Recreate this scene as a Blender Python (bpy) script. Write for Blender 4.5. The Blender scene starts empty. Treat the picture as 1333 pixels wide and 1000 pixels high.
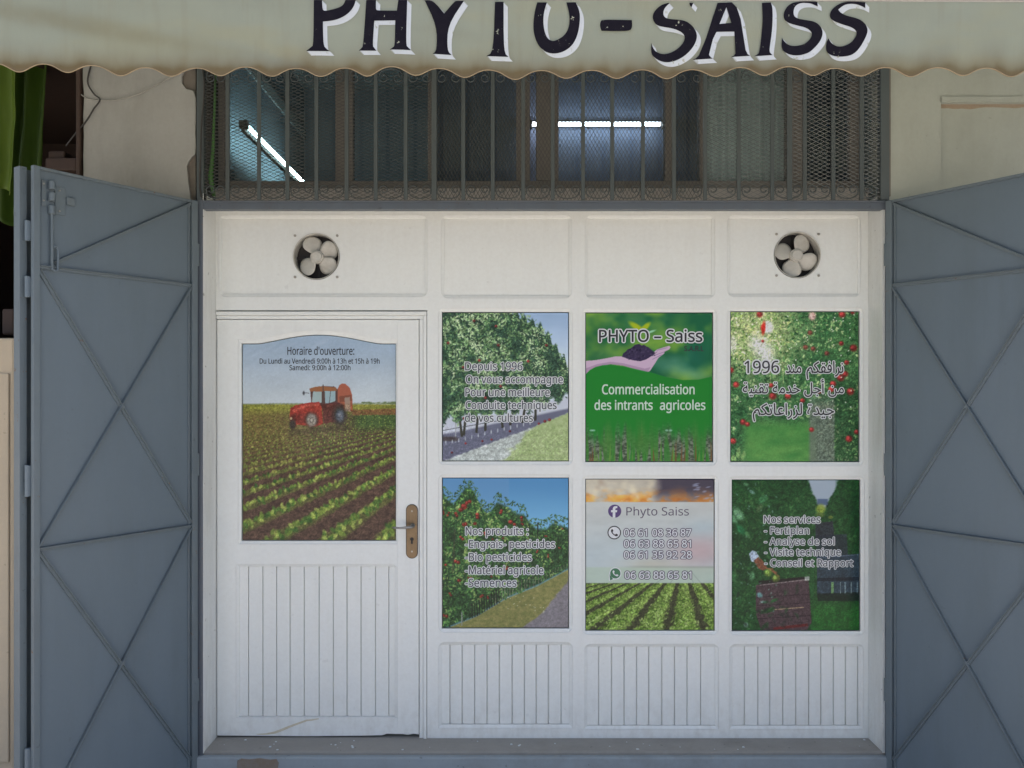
import bpy, bmesh, math, os, random
import numpy as np
from mathutils import Vector, Matrix
from mathutils.geometry import tessellate_polygon

# ------------------------------------------------------------------ camera, sky, sun, exposure
SC = bpy.context.scene
COL = SC.collection
D = 4.04            # camera to shopfront, metres
F = 1110.8          # focal length in pixels of the 1333 px wide photograph
H = 1.79            # eye height above the pavement
cam_d = bpy.data.cameras.new('camera')
cam = bpy.data.objects.new('camera', cam_d)
COL.objects.link(cam)
cam_d.sensor_width = 36.0
cam_d.lens = 36.0 * F / 1333.0
cam_d.shift_y = 10.0 / 1333.0
cam_d.clip_start = 0.05
cam_d.clip_end = 500
cam.location = (0, -D, H)
cam.rotation_euler = (math.radians(90), 0, 0)
SC.camera = cam

SUN_EL, SUN_AZ = 76.0, 12.0      # behind the building: the whole front is in open shade
world = bpy.data.worlds.new("World")
SC.world = world
world.use_nodes = True
wn = world.node_tree
sky = wn.nodes.new('ShaderNodeTexSky')
sky.sky_type = 'NISHITA'
sky.sun_disc = False
sky.sun_elevation = math.radians(SUN_EL)
sky.sun_rotation = math.radians(SUN_AZ)
sky.dust_density = 7.0
sky.ozone_density = 1.0
bg = wn.nodes['Background']
bg.inputs['Strength'].default_value = 0.15
wn.links.new(sky.outputs[0], bg.inputs['Color'])

sun_d = bpy.data.lights.new('sun', 'SUN')
sun_d.energy = 2.5
sun_d.angle = math.radians(0.5)
sun_d.color = (1.0, 0.95, 0.87)
sun = bpy.data.objects.new('sun', sun_d)
COL.objects.link(sun)
el, az = math.radians(SUN_EL), math.radians(SUN_AZ)
to_sun = Vector((math.sin(az) * math.cos(el), math.cos(az) * math.cos(el), math.sin(el)))
sun.rotation_euler = to_sun.to_track_quat('Z', 'Y').to_euler()

SC.view_settings.view_transform = 'Standard'
SC.view_settings.look = 'None'
SC.view_settings.gamma = 1.0
SC.view_settings.use_curve_mapping = False
SC.view_settings.exposure = 1.2

# ------------------------------------------------------------------ helpers
def PX(px, y=0.0):
    return (px - 666.5) * (D + y) / F
def PZ(py, y=0.0):
    return H + (510.0 - py) * (D + y) / F

def srgb(c):
    c = np.asarray(c, float)
    return np.where(c <= 0.04045, c / 12.92, ((c + 0.055) / 1.055) ** 2.4)

def link(o, parent=None):
    COL.objects.link(o)
    if parent is not None:
        o.parent = parent
    return o

def thing(name, label, cat, loc=(0, 0, 0), rotz=0.0, group=None):
    o = bpy.data.objects.new(name, None)
    o.empty_display_size = 0.1
    link(o)
    o.location = loc
    o.rotation_euler = (0, 0, rotz)
    return tag(o, label, cat, group)

def tag(o, label, cat, group=None):
    o['label'] = label
    o['category'] = cat
    if group:
        o['group'] = group
    return o

class MB:
    """collects shapes into one mesh"""
    def __init__(self):
        self.v, self.f, self.m = [], [], []
        self.mi = 0
    def add(self, vs, fs):
        b = len(self.v)
        self.v += [tuple(p) for p in vs]
        self.f += [tuple(i + b for i in q) for q in fs]
        self.m += [self.mi] * len(fs)
        return self
    def box(self, x0, x1, y0, y1, z0, z1):
        x0, x1 = min(x0, x1), max(x0, x1); y0, y1 = min(y0, y1), max(y0, y1); z0, z1 = min(z0, z1), max(z0, z1)
        vs = [(x, y, z) for x in (x0, x1) for y in (y0, y1) for z in (z0, z1)]
        return self.add(vs, [(0, 1, 3, 2), (4, 6, 7, 5), (0, 4, 5, 1), (2, 3, 7, 6), (0, 2, 6, 4), (1, 5, 7, 3)])
    def bar(self, a, b, w, t, up):
        """flat bar from a to b, w across, t along 'up' starting at the line"""
        a, b, up = Vector(a), Vector(b), Vector(up).normalized()
        d = (b - a).normalized()
        s = d.cross(up).normalized() * (w / 2)
        u = up * t
        vs = [a - s, a + s, a + s + u, a - s + u, b - s, b + s, b + s + u, b - s + u]
        return self.add(vs, [(0, 1, 2, 3), (7, 6, 5, 4), (0, 4, 5, 1), (1, 5, 6, 2), (2, 6, 7, 3), (3, 7, 4, 0)])
    def tube(self, pts, r, n=8):
        pts = [Vector(p) for p in pts]
        rs = r if isinstance(r, (list, tuple)) else [r] * len(pts)
        vs, fs = [], []
        prev = None
        for i, p in enumerate(pts):
            t = (pts[min(i + 1, len(pts) - 1)] - pts[max(i - 1, 0)]).normalized()
            if prev is None:
                ref = Vector((0, 0, 1)) if abs(t.z) < 0.9 else Vector((1, 0, 0))
                a = t.cross(ref).normalized()
            else:
                a = (prev - t * prev.dot(t)).normalized()
            prev = a
            b = t.cross(a)
            for k in range(n):
                q = 2 * math.pi * k / n
                vs.append(p + (a * math.cos(q) + b * math.sin(q)) * rs[i])
        for i in range(len(pts) - 1):
            for k in range(n):
                k2 = (k + 1) % n
                fs.append((i * n + k, i * n + k2, (i + 1) * n + k2, (i + 1) * n + k))
        fs.append(tuple(range(n))[::-1])
        fs.append(tuple((len(pts) - 1) * n + k for k in range(n)))
        return self.add(vs, fs)
    def disc(self, c, r, y0, y1, n=32):
        """short cylinder along y, centre (x, z)"""
        return self.tube([(c[0], y0, c[1]), (c[0], y1, c[1])], r, n)
    def build(self, name, mats, parent=None, bevel=0.0, smooth=False, recalc=True):
        me = bpy.data.meshes.new(name)
        me.from_pydata(self.v, [], self.f)
        if not isinstance(mats, (list, tuple)):
            mats = [mats]
        for m in mats:
            me.materials.append(m)
        me.polygons.foreach_set('material_index', self.m)
        if recalc:
            bm = bmesh.new(); bm.from_mesh(me)
            bmesh.ops.recalc_face_normals(bm, faces=bm.faces)
            bm.to_mesh(me); bm.free()
        if smooth:
            me.polygons.foreach_set('use_smooth', [True] * len(me.polygons))
        me.update()
        o = bpy.data.objects.new(name, me)
        link(o, parent)
        if bevel:
            md = o.modifiers.new('bevel', 'BEVEL')
            md.width = bevel; md.segments = 2; md.limit_method = 'ANGLE'; md.angle_limit = math.radians(40)
            md.harden_normals = False
        return o

def rrect(x0, z0, x1, z1, r=0.0005, n=5, corners=(1, 1, 1, 1)):
    """counter-clockwise loop from the low left corner; corners = LL, LR, UR, UL rounded?"""
    x0, x1 = min(x0, x1), max(x0, x1); z0, z1 = min(z0, z1), max(z0, z1)
    pts = []
    for k, (cx, cz, a0) in enumerate(((x0, z0, 180), (x1, z0, 270), (x1, z1, 0), (x0, z1, 90))):
        rr = r if corners[k] else 0.0005
        ox = cx + rr if cx == x0 else cx - rr
        oz = cz + rr if cz == z0 else cz - rr
        for i in range(n + 1):
            q = math.radians(a0 + 90.0 * i / n)
            pts.append((ox + rr * math.cos(q), oz + rr * math.sin(q)))
    return pts

def plate(mb, outer, holes, y0, y1):
    """plate in the x-z plane with holes, front at y0 and back at y1"""
    loops = [[Vector((x, z, 0)) for x, z in lp] for lp in [outer] + holes]
    tris = tessellate_polygon(loops)
    flat = [p for lp in loops for p in lp]
    vs = [(p.x, y0, p.y) for p in flat]
    nb = len(flat)
    vs += [(p.x, y1, p.y) for p in flat]
    fs = [tuple(t) for t in tris] + [tuple(i + nb for i in t)[::-1] for t in tris]
    b = 0
    for lp in loops:
        n = len(lp)
        for i in range(n):
            j = (i + 1) % n
            fs.append((b + i, b + j, b + j + nb, b + i + nb))
        b += n
    mb.add(vs, fs)

def ring(mb, outer, inner, yo, yi):
    n = len(outer)
    vs = [(x, yo, z) for x, z in outer] + [(x, yi, z) for x, z in inner]
    mb.add(vs, [(i, (i + 1) % n, n + (i + 1) % n, n + i) for i in range(n)])

def sweep_wall(mb, loop, y0, y1):
    ring(mb, loop, loop, y0, y1)

# ------------------------------------------------------------------ materials
def nodes(name):
    m = bpy.data.materials.new(name)
    m.use_nodes = True
    nt = m.node_tree
    return m, nt, nt.nodes['Principled BSDF']

def tex_coord(nt, scale=(1, 1, 1)):
    g = nt.nodes.new('ShaderNodeNewGeometry')
    mp = nt.nodes.new('ShaderNodeMapping')
    mp.inputs['Scale'].default_value = scale
    nt.links.new(g.outputs['Position'], mp.inputs['Vector'])
    return mp.outputs[0]

def noise(nt, vec, scale, detail=5, rough=0.6):
    n = nt.nodes.new('ShaderNodeTexNoise')
    n.inputs['Scale'].default_value = scale
    n.inputs['Detail'].default_value = detail
    n.inputs['Roughness'].default_value = rough
    nt.links.new(vec, n.inputs['Vector'])
    return n.outputs['Fac']

def ramp(nt, fac, p0, p1, c0=(0, 0, 0, 1), c1=(1, 1, 1, 1)):
    r = nt.nodes.new('ShaderNodeValToRGB')
    r.color_ramp.elements[0].position = p0; r.color_ramp.elements[0].color = c0
    r.color_ramp.elements[1].position = p1; r.color_ramp.elements[1].color = c1
    nt.links.new(fac, r.inputs[0])
    return r.outputs[0]

def mixc(nt, fac, a, b):
    m = nt.nodes.new('ShaderNodeMix'); m.data_type = 'RGBA'
    if isinstance(fac, (int, float)):
        m.inputs[0].default_value = fac
    else:
        nt.links.new(fac, m.inputs[0])
    for sock, v in ((m.inputs[6], a), (m.inputs[7], b)):
        if isinstance(v, tuple):
            sock.default_value = (*v[:3], 1)
        else:
            nt.links.new(v, sock)
    return m.outputs[2]

def mul(nt, a, b):
    m = nt.nodes.new('ShaderNodeMath'); m.operation = 'MULTIPLY'
    for s, v in ((m.inputs[0], a), (m.inputs[1], b)):
        if isinstance(v, (int, float)):
            s.default_value = v
        else:
            nt.links.new(v, s)
    return m.outputs[0]

def bump(nt, bsdf, height, strength=0.2, dist=0.002):
    b = nt.nodes.new('ShaderNodeBump')
    b.inputs['Strength'].default_value = strength
    b.inputs['Distance'].default_value = dist
    nt.links.new(height, b.inputs['Height'])
    nt.links.new(b.outputs[0], bsdf.inputs['Normal'])

def painted(name, col, dirt, rough=0.5, streak=(18, 18, 2.0), amount=0.35, spot=0.0, bstr=0.25, metal=0.0, low=None):
    """paint or plaster with a broad tone drift, run-down dirt, small chips"""
    m, nt, b = nodes(name)
    big = noise(nt, tex_coord(nt), 1.7, 4)
    run = noise(nt, tex_coord(nt, streak), 1.0, 6, 0.65)
    fac = mul(nt, mul(nt, ramp(nt, run, 0.42, 0.78), ramp(nt, big, 0.3, 0.7)), amount)
    c = mixc(nt, fac, col, dirt)
    fine = noise(nt, tex_coord(nt), 60, 3)
    c = mixc(nt, mul(nt, ramp(nt, fine, 0.35, 0.75), 0.10), c, dirt)
    if spot:
        sp = noise(nt, tex_coord(nt), 34, 2, 0.5)
        c = mixc(nt, mul(nt, ramp(nt, sp, 0.72, 0.76), spot), c, tuple(x * 0.35 for x in dirt))
    if low is not None:      # splashed dirt that climbs a little way up from the step
        g = nt.nodes.new('ShaderNodeNewGeometry')
        s = nt.nodes.new('ShaderNodeSeparateXYZ'); nt.links.new(g.outputs['Position'], s.inputs[0])
        mr = nt.nodes.new('ShaderNodeMapRange'); nt.links.new(s.outputs['Z'], mr.inputs[0])
        mr.inputs[1].default_value = low; mr.inputs[2].default_value = low + 0.28
        mr.inputs[3].default_value = 1.0; mr.inputs[4].default_value = 0.0
        spl = noise(nt, tex_coord(nt, (1, 1, 0.6)), 22, 5)
        c = mixc(nt, mul(nt, mul(nt, mr.outputs[0], ramp(nt, spl, 0.45, 0.75)), 0.34), c, dirt)
    nt.links.new(c, b.inputs['Base Color'])
    b.inputs['Roughness'].default_value = rough
    b.inputs['Metallic'].default_value = metal
    h = noise(nt, tex_coord(nt, (40, 40, 9)), 1.0, 5)
    bump(nt, b, h, bstr, 0.0015)
    return m

M = {}
STEP_Z = PZ(961)
M['white'] = painted('white_paint', (0.81, 0.825, 0.79), (0.45, 0.41, 0.34), 0.34, (26, 26, 2.2), 0.12, 0.08, 0.10, low=STEP_Z)
M['white_reveal'] = painted('white_plaster_paint', (0.79, 0.80, 0.77), (0.36, 0.33, 0.27), 0.6, (20, 20, 3), 0.45, 0.55, 0.5, low=STEP_Z - 0.02)
M['gate'] = painted('blue_grey_gate_paint', (0.135, 0.174, 0.204), (0.105, 0.133, 0.147), 0.42, (9, 9, 1.2), 0.7, 0.12, 0.12)
_nt = M['gate'].node_tree
bump(_nt, _nt.nodes['Principled BSDF'], noise(_nt, tex_coord(_nt), 3.2, 3, 0.45), 0.55, 0.012)
M['gate_bar'] = painted('blue_grey_bar_paint', (0.135, 0.17, 0.19), (0.10, 0.108, 0.105), 0.42, (25, 25, 9), 0.6, 0.25, 0.35)
M['steel'] = painted('dark_steel_paint', (0.10, 0.12, 0.145), (0.07, 0.065, 0.06), 0.45, (14, 14, 3), 0.6, 0.4, 0.3)
M['bars'] = painted('grille_paint', (0.072, 0.088, 0.09), (0.07, 0.065, 0.052), 0.5, (40, 40, 4), 0.6, 0.3, 0.3)
M['wire'] = painted('mesh_wire', (0.055, 0.057, 0.053), (0.04, 0.034, 0.028), 0.55, (40, 40, 40), 0.5, 0.0, 0.0)
M['wire_lit'] = painted('lit_mesh_wire', (0.17, 0.18, 0.175), (0.09, 0.08, 0.07), 0.5, (40, 40, 40), 0.6, 0.0, 0.0)  # mesh catching light: the brightness is put into the wire colour
M['plaster'] = painted('beige_plaster', (0.325, 0.325, 0.30), (0.17, 0.165, 0.135), 0.9, (5, 5, 1.4), 1.0, 0.2, 0.8)
M['plaster_warm'] = painted('warm_beige_plaster', (0.56, 0.47, 0.34), (0.36, 0.29, 0.2), 0.85, (5, 5, 1.4), 0.6, 0.3, 0.5)
M['plaster_green'] = painted('greenish_plaster', (0.36, 0.378, 0.325), (0.22, 0.23, 0.175), 0.9, (4, 4, 1.5), 0.9, 0.15, 0.7)
M['mortar'] = painted('bare_mortar', (0.17, 0.15, 0.125), (0.09, 0.08, 0.065), 0.95, (30, 30, 30), 0.8, 0.3, 1.0)
M['stain'] = painted('rust_stain', (0.27, 0.205, 0.14), (0.42, 0.38, 0.29), 0.9, (12, 12, 30), 0.9, 0.0, 0.3)
M['wood'] = painted('old_window_wood', (0.155, 0.14, 0.12), (0.09, 0.08, 0.065), 0.65, (60, 60, 3), 0.8, 0.2, 0.5)
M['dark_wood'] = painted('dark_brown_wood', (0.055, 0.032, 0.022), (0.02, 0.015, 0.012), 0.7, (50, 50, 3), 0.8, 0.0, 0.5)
M['cement'] = painted('cement_step', (0.30, 0.285, 0.255), (0.15, 0.14, 0.12), 0.85, (6, 6, 6), 0.8, 0.5, 0.9)
M['blue_cement'] = painted('blue_grey_painted_cement', (0.27, 0.31, 0.33), (0.17, 0.175, 0.165), 0.7, (8, 8, 8), 0.8, 0.5, 0.7)
M['brick'] = painted('broken_brick', (0.20, 0.155, 0.115), (0.24, 0.25, 0.25), 0.95, (30, 30, 30), 0.8, 0.3, 1.0)
M['pave'] = painted('pavement_slabs', (0.46, 0.435, 0.395), (0.28, 0.26, 0.23), 0.9, (2, 2, 2), 0.7, 0.3, 0.5)
M['road'] = painted('asphalt', (0.085, 0.082, 0.078), (0.05, 0.05, 0.05), 0.9, (2, 2, 2), 0.7, 0.3, 0.6)
M['room'] = painted('teal_room_paint', (0.17, 0.225, 0.27), (0.12, 0.165, 0.20), 0.8, (3, 3, 2), 0.5, 0.0, 0.1)
M['room_blue'] = painted('blue_room_paint', (0.17, 0.21, 0.29), (0.12, 0.15, 0.21), 0.8, (3, 3, 2), 0.5, 0.0, 0.1)
M['ceiling'] = painted('room_ceiling', (0.30, 0.34, 0.35), (0.2, 0.22, 0.22), 0.85, (3, 3, 3), 0.5, 0.0, 0.1)
M['fan'] = painted('cream_fan_plastic', (0.56, 0.545, 0.49), (0.30, 0.27, 0.22), 0.4, (20, 20, 20), 0.8, 0.0, 0.05)
M['black'] = painted('dark_housing', (0.02, 0.018, 0.018), (0.03, 0.022, 0.018), 0.6, (20, 20, 20), 0.5)
M['screw'] = painted('dull_screw', (0.46, 0.43, 0.37), (0.15, 0.12, 0.09), 0.45, (90, 90, 90), 0.6, 0, 0.1, 0.7)
M['brass'] = painted('aged_brass', (0.21, 0.155, 0.10), (0.10, 0.072, 0.048), 0.36, (60, 60, 20), 0.7, 0.2, 0.2, 0.9)
M['dull_metal'] = painted('dull_steel', (0.36, 0.35, 0.33), (0.2, 0.18, 0.15), 0.35, (50, 50, 50), 0.6, 0.2, 0.2, 0.85)
M['cable_white'] = painted('pale_cable', (0.30, 0.295, 0.26), (0.2, 0.19, 0.16), 0.6, (60, 60, 60), 0.8)
M['cable_dark'] = painted('dark_cable', (0.035, 0.033, 0.03), (0.06, 0.05, 0.04), 0.6, (60, 60, 60), 0.8)
M['tarp'] = painted('green_tarpaulin', (0.10, 0.16, 0.016), (0.04, 0.075, 0.01), 0.5, (6, 6, 1.5), 0.7, 0.0, 0.3)
M['tarp_dark'] = painted('dark_green_tarpaulin', (0.062, 0.12, 0.014), (0.025, 0.05, 0.008), 0.5, (6, 6, 1.5), 0.7, 0.0, 0.3)
M['curtain'] = painted('grey_net_curtain', (0.80, 0.82, 0.80), (0.55, 0.55, 0.52), 0.9, (50, 50, 1), 0.8)
M['yellow_stain'] = None
M['letter_black'] = painted('black_sign_paint', (0.009, 0.008, 0.014), (0.022, 0.019, 0.024), 0.85, (30, 30, 30), 0.7, 0.0, 0.2)
M['letter_white'] = painted('white_sign_paint', (0.60, 0.635, 0.65), (0.5, 0.5, 0.47), 0.55, (30, 30, 30), 0.5, 0.0, 0.2)
M['green_cord'] = painted('green_strap', (0.06, 0.20, 0.03), (0.03, 0.08, 0.02), 0.5, (40, 40, 10), 0.7)

def chipped(m, cloth, lo, hi):
    nt = m.node_tree; b = nt.nodes['Principled BSDF']
    src = b.inputs['Base Color'].links[0].from_socket
    ch = mul(nt, ramp(nt, noise(nt, tex_coord(nt), 55, 3, 0.7), lo, hi), ramp(nt, noise(nt, tex_coord(nt), 9, 3), 0.48, 0.56))
    nt.links.new(mixc(nt, ch, src, cloth), b.inputs['Base Color'])
chipped(M['letter_black'], (0.42, 0.43, 0.34), 0.66, 0.69)
chipped(M['letter_white'], (0.40, 0.41, 0.32), 0.60, 0.64)
chipped(M['gate_bar'], (0.16, 0.085, 0.045), 0.66, 0.70)
chipped(M['steel'], (0.15, 0.08, 0.045), 0.64, 0.69)
chipped(M['white'], (0.46, 0.42, 0.34), 0.735, 0.77)

M['letter_black'].node_tree.nodes['Principled BSDF'].inputs['Specular IOR Level'].default_value = 0.12

def flat_ink(name, col, rough=0.35):
    m, nt, b = nodes(name)
    n = noise(nt, tex_coord(nt), 45, 3)
    c = mixc(nt, mul(nt, n, 0.18), col, tuple(min(1, x * 0.7 + 0.05) for x in col))
    nt.links.new(c, b.inputs['Base Color'])
    b.inputs['Roughness'].default_value = rough
    return m
M['ink_dark'] = flat_ink('dark_ink', (0.06, 0.072, 0.088))
M['ink_black'] = flat_ink('black_ink', (0.012, 0.012, 0.016))
M['ink_white'] = flat_ink('white_ink', (0.72, 0.74, 0.75))
M['ink_pale'] = flat_ink('pale_green_ink', (0.60, 0.74, 0.62))
M['ink_plum'] = flat_ink('plum_ink', (0.075, 0.05, 0.10))
M['ink_purple'] = flat_ink('purple_ink', (0.075, 0.035, 0.17))
M['ink_green'] = flat_ink('green_ink', (0.03, 0.17, 0.075))

def print_mat(name):
    m, nt, b = nodes(name)
    a = nt.nodes.new('ShaderNodeVertexColor'); a.layer_name = 'Col'
    nt.links.new(a.outputs[0], b.inputs['Base Color'])
    b.inputs['Roughness'].default_value = 0.26
    b.inputs['Specular IOR Level'].default_value = 0.22
    w = noise(nt, tex_coord(nt), 7, 2)
    bump(nt, b, w, 0.08, 0.004)
    return m
M['print'] = print_mat('printed_vinyl')

def glass_mat():
    m, nt, b = nodes('window_glass')
    out = nt.nodes['Material Output']
    nt.nodes.remove(b)
    tr = nt.nodes.new('ShaderNodeBsdfTransparent'); tr.inputs[0].default_value = (0.80, 0.86, 0.86, 1)
    gl = nt.nodes.new('ShaderNodeBsdfGlossy'); gl.inputs['Roughness'].default_value = 0.04
    fr = nt.nodes.new('ShaderNodeFresnel'); fr.inputs[0].default_value = 1.5
    mx = nt.nodes.new('ShaderNodeMixShader')
    nt.links.new(fr.outputs[0], mx.inputs[0]); nt.links.new(tr.outputs[0], mx.inputs[1]); nt.links.new(gl.outputs[0], mx.inputs[2])
    nt.links.new(mx.outputs[0], out.inputs[0])
    return m
M['glass'] = glass_mat()

def lamp_mat(name, col, strength):
    m, nt, b = nodes(name)
    b.inputs['Base Color'].default_value = (0.8, 0.8, 0.8, 1)
    b.inputs['Emission Color'].default_value = (*col, 1)
    n = noise(nt, tex_coord(nt), 3, 1)
    mr = nt.nodes.new('ShaderNodeMapRange'); nt.links.new(n, mr.inputs[0])
    mr.inputs[3].default_value = strength * 0.95; mr.inputs[4].default_value = strength * 1.05
    nt.links.new(mr.outputs[0], b.inputs['Emission Strength'])
    return m
M['tube_cyan'] = lamp_mat('cool_tube_light', (0.72, 0.97, 1.0), 14.0)
M['tube_blue'] = lamp_mat('bluish_tube_light', (0.80, 0.86, 1.0), 9.0)

def awning_mat():
    m, nt, b = nodes('awning_canvas')
    out = nt.nodes['Material Output']
    a = nt.nodes.new('ShaderNodeVertexColor'); a.layer_name = 'Col'
    weave = noise(nt, tex_coord(nt, (300, 300, 300)), 1.0, 2)
    c = mixc(nt, mul(nt, weave, 0.12), a.outputs[0], (0.25, 0.25, 0.19))
    nt.links.new(c, b.inputs['Base Color'])
    b.inputs['Roughness'].default_value = 0.85
    tl = nt.nodes.new('ShaderNodeBsdfTranslucent')
    nt.links.new(c, tl.inputs[0])
    mx = nt.nodes.new('ShaderNodeMixShader'); mx.inputs[0].default_value = 0.22
    nt.links.new(b.outputs[0], mx.inputs[1]); nt.links.new(tl.outputs[0], mx.inputs[2])
    nt.links.new(mx.outputs[0], out.inputs[0])
    bump(nt, b, noise(nt, tex_coord(nt, (1, 1, 0.45)), 9, 5), 0.6, 0.012)
    return m
M['awning'] = awning_mat()

def color_attr(me, cols):
    at = me.color_attributes.new('Col', 'FLOAT_COLOR', 'POINT')
    buf = np.ones((len(cols), 4), np.float32)
    buf[:, :3] = cols
    at.data.foreach_set('color', buf.ravel())

def grid_mesh(name, P, mat, parent=None, cols=None, smooth=True):
    """P: rows x cols x 3 points, rows from top to bottom"""
    h, w, _ = P.shape
    me = bpy.data.meshes.new(name)
    idx = np.arange(h * w).reshape(h, w)
    q = np.stack([idx[1:, :-1], idx[1:, 1:], idx[:-1, 1:], idx[:-1, :-1]], -1).reshape(-1, 4)
    me.vertices.add(h * w); me.loops.add(len(q) * 4); me.polygons.add(len(q))
    me.vertices.foreach_set('co', P.astype(np.float32).ravel())
    me.loops.foreach_set('vertex_index', q.astype(np.int32).ravel())
    me.polygons.foreach_set('loop_start', np.arange(0, len(q) * 4, 4, dtype=np.int32))
    me.update(calc_edges=True)
    me.validate()
    if smooth:
        me.polygons.foreach_set('use_smooth', [True] * len(q))
    if cols is not None:
        color_attr(me, cols.reshape(-1, 3))
    me.materials.append(mat)
    return link(bpy.data.objects.new(name, me), parent)

# value noise for painting prints and cloth
_LAT = np.random.default_rng(7).random((128, 128))
def vnoise(x, y):
    xi, yi = np.floor(x).astype(int), np.floor(y).astype(int)
    fx, fy = x - xi, y - yi
    fx, fy = fx * fx * (3 - 2 * fx), fy * fy * (3 - 2 * fy)
    g = lambda i, j: _LAT[i % 128, j % 128]
    return (g(xi, yi) * (1 - fx) + g(xi + 1, yi) * fx) * (1 - fy) + (g(xi, yi + 1) * (1 - fx) + g(xi + 1, yi + 1) * fx) * fy
def fbm(x, y, o=4):
    s, a, t = 0, 0.5, 0
    for k in range(o):
        s = s + a * vnoise(x * 2 ** k + 17.3 * k, y * 2 ** k + 5.1 * k); t += a; a *= 0.55
    return s / t
def smooth(a, b, x):
    t = np.clip((x - a) / (b - a), 0, 1)
    return t * t * (3 - 2 * t)

# ------------------------------------------------------------------ ground
mb = MB(); mb.box(-60, 60, -60, 60, -0.3, -0.004)
g = mb.build('ground', M['road']); g['kind'] = 'structure'
mb = MB(); mb.box(-40, 40, -12, 8, -0.2, 0.0)
g = mb.build('pavement', M['pave']); g['kind'] = 'structure'

# ------------------------------------------------------------------ building
YW = -0.145       # face of the plaster
YF = -0.165       # face of the steel surround
XL, XR = PX(264.5, YF), PX(1150, YF)        # clear opening at the shopfront
JX0, JX1 = PX(252, YF), XL - 0.001      # left steel post
KX0, KX1 = XR + 0.001, PX(1159, YF)     # right steel post
TOP = 4.7
bl = thing('shop_building', 'plastered shop building of beige walls around the white shopfront', 'building')
mb = MB()
px0 = PX(108, YW)
mb.box(px0 + 0.004, JX0 - 0.004, YW + 0.015, 0.35, 0, TOP)
mb.build('pillar', M['mortar'], bl)
# plaster coat with chipped right edge
edge = [(252, 262), (248, 258), (245, 236), (243, 216), (246.5, 209), (250, 204), (254, 201), (255, 190), (254.2, 172), (255, 150), (254.6, 127),
        (252, 118), (243, 116), (237, 109), (236.5, 99), (240, 92), (250, 86), (255, 78), (255, -120)]
pts = [(px0, 0.0), (PX(252, YW), 0.0)] + [(PX(a, YW), PZ(b, YW)) for a, b in edge]
rng = random.Random(3)
top = pts[-1][1]
left = []
for k in range(46):
    z = top - (top - 0.1) * k / 45
    left.append((px0 + rng.uniform(-0.004, 0.004), z))
mb = MB(); plate(mb, pts + left, [], YW, YW + 0.014)
mb.build('plaster_coat', M['plaster'], bl, bevel=0.003)
# wall to the right with a sunk field
RX = PX(1225, YW)
mb = MB()
ZL = PZ(134, YW)
mb.box(KX1 + 0.002, 7, YW, 0.35, ZL, TOP)
mb.box(KX1 + 0.002, RX, YW, 0.35, 0, ZL)
mb.box(RX, 7, YW + 0.022, 0.35, 0, ZL)
mb.build('wall', M['plaster_green'], bl)
def strip(y, zt, zb, t):
    """ragged band along the top of the sunk field"""
    vs, n = [], 220
    for i in range(n + 1):
        x = RX + 5.0 * (i / n) ** 1.6
        a_ = zb(x)
        vs += [(x, y - t, zt(x)), (x, y - t, zt(x) - a_), (x, y, zt(x) - a_), (x, y, zt(x))]
    fs = []
    for i in range(n):
        b = i * 4
        fs += [(b, b + 1, b + 5, b + 4), (b + 1, b + 2, b + 6, b + 5), (b + 3, b, b + 4, b + 7)]
    m_ = MB(); m_.add(vs, fs)
    return m_
rag = lambda x, f, s: float(fbm(np.array(x * f + s), np.array(s * 1.7), 4))
strip(YW + 0.001, lambda x: PZ(126.5, YW) + 0.004 * (rag(x, 9, 1) - .5), lambda x: 0.020 + 0.008 * rag(x, 14, 3), 0.009).build('ledge', M['plaster_green'], bl)
strip(YW + 0.0225, lambda x: ZL + 0.004, lambda x: 0.014 + 0.045 * max(0.0, rag(x, 6, 5) - .3) , 0.0018).build('rust_stain', M['stain'], bl)
# wall above the opening, roof, ends
mb = MB(); mb.box(JX0 - 0.004, KX1 + 0.002, YW + 0.015, 0.35, PZ(20, YW), TOP)
mb.build('lintel', M['plaster'], bl)
mb = MB()
mb.box(-7, 7, -0.25, 7, TOP, TOP + 0.25)  # unseen slab, added to block the sun and sky light
mb.build('shade_roof', M['plaster'], bl)
# room behind the shopfront
RC = H + 2.7
mb = MB()
mb.box(-1.96, -1.86, 0.35, 3.7, 0, RC)            # left wall
mb.box(-1.86, 2.6, 3.6, 3.7, 0, RC)               # back wall
mb.box(2.6, 2.7, 0.35, 3.7, 0, RC)                # right wall
mb.build('room_wall', M['room'], bl)
mb = MB(); mb.box(-1.859, -1.84, 1.2, 3.59, H + 2.25, H + 2.34)
mb.build('light_streak', M['ceiling'], bl, bevel=0.004)  # pale strip added to stand for a diagonal light streak
mb = MB(); mb.box(KX1 - 0.001, KX1 + 0.010, YW - 0.004, YW + 0.01, PZ(256, YW), TOP)
mb.build('rusty_edge', M['mortar'], bl, bevel=0.003)
mb = MB(); mb.box(-0.52, 2.6, 1.5, 1.6, 0, RC)
mb.build('room_divider', M['room_blue'], bl)
mb = MB(); mb.box(-1.96, 2.7, 0.35, 3.7, RC, RC + 0.1)
mb.build('room_ceiling', M['ceiling'], bl)
mb = MB(); mb.box(-1.96, 2.7, 0.06, 3.7, 0.002, 0.15)
mb.build('room_floor', M['cement'], bl)

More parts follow.
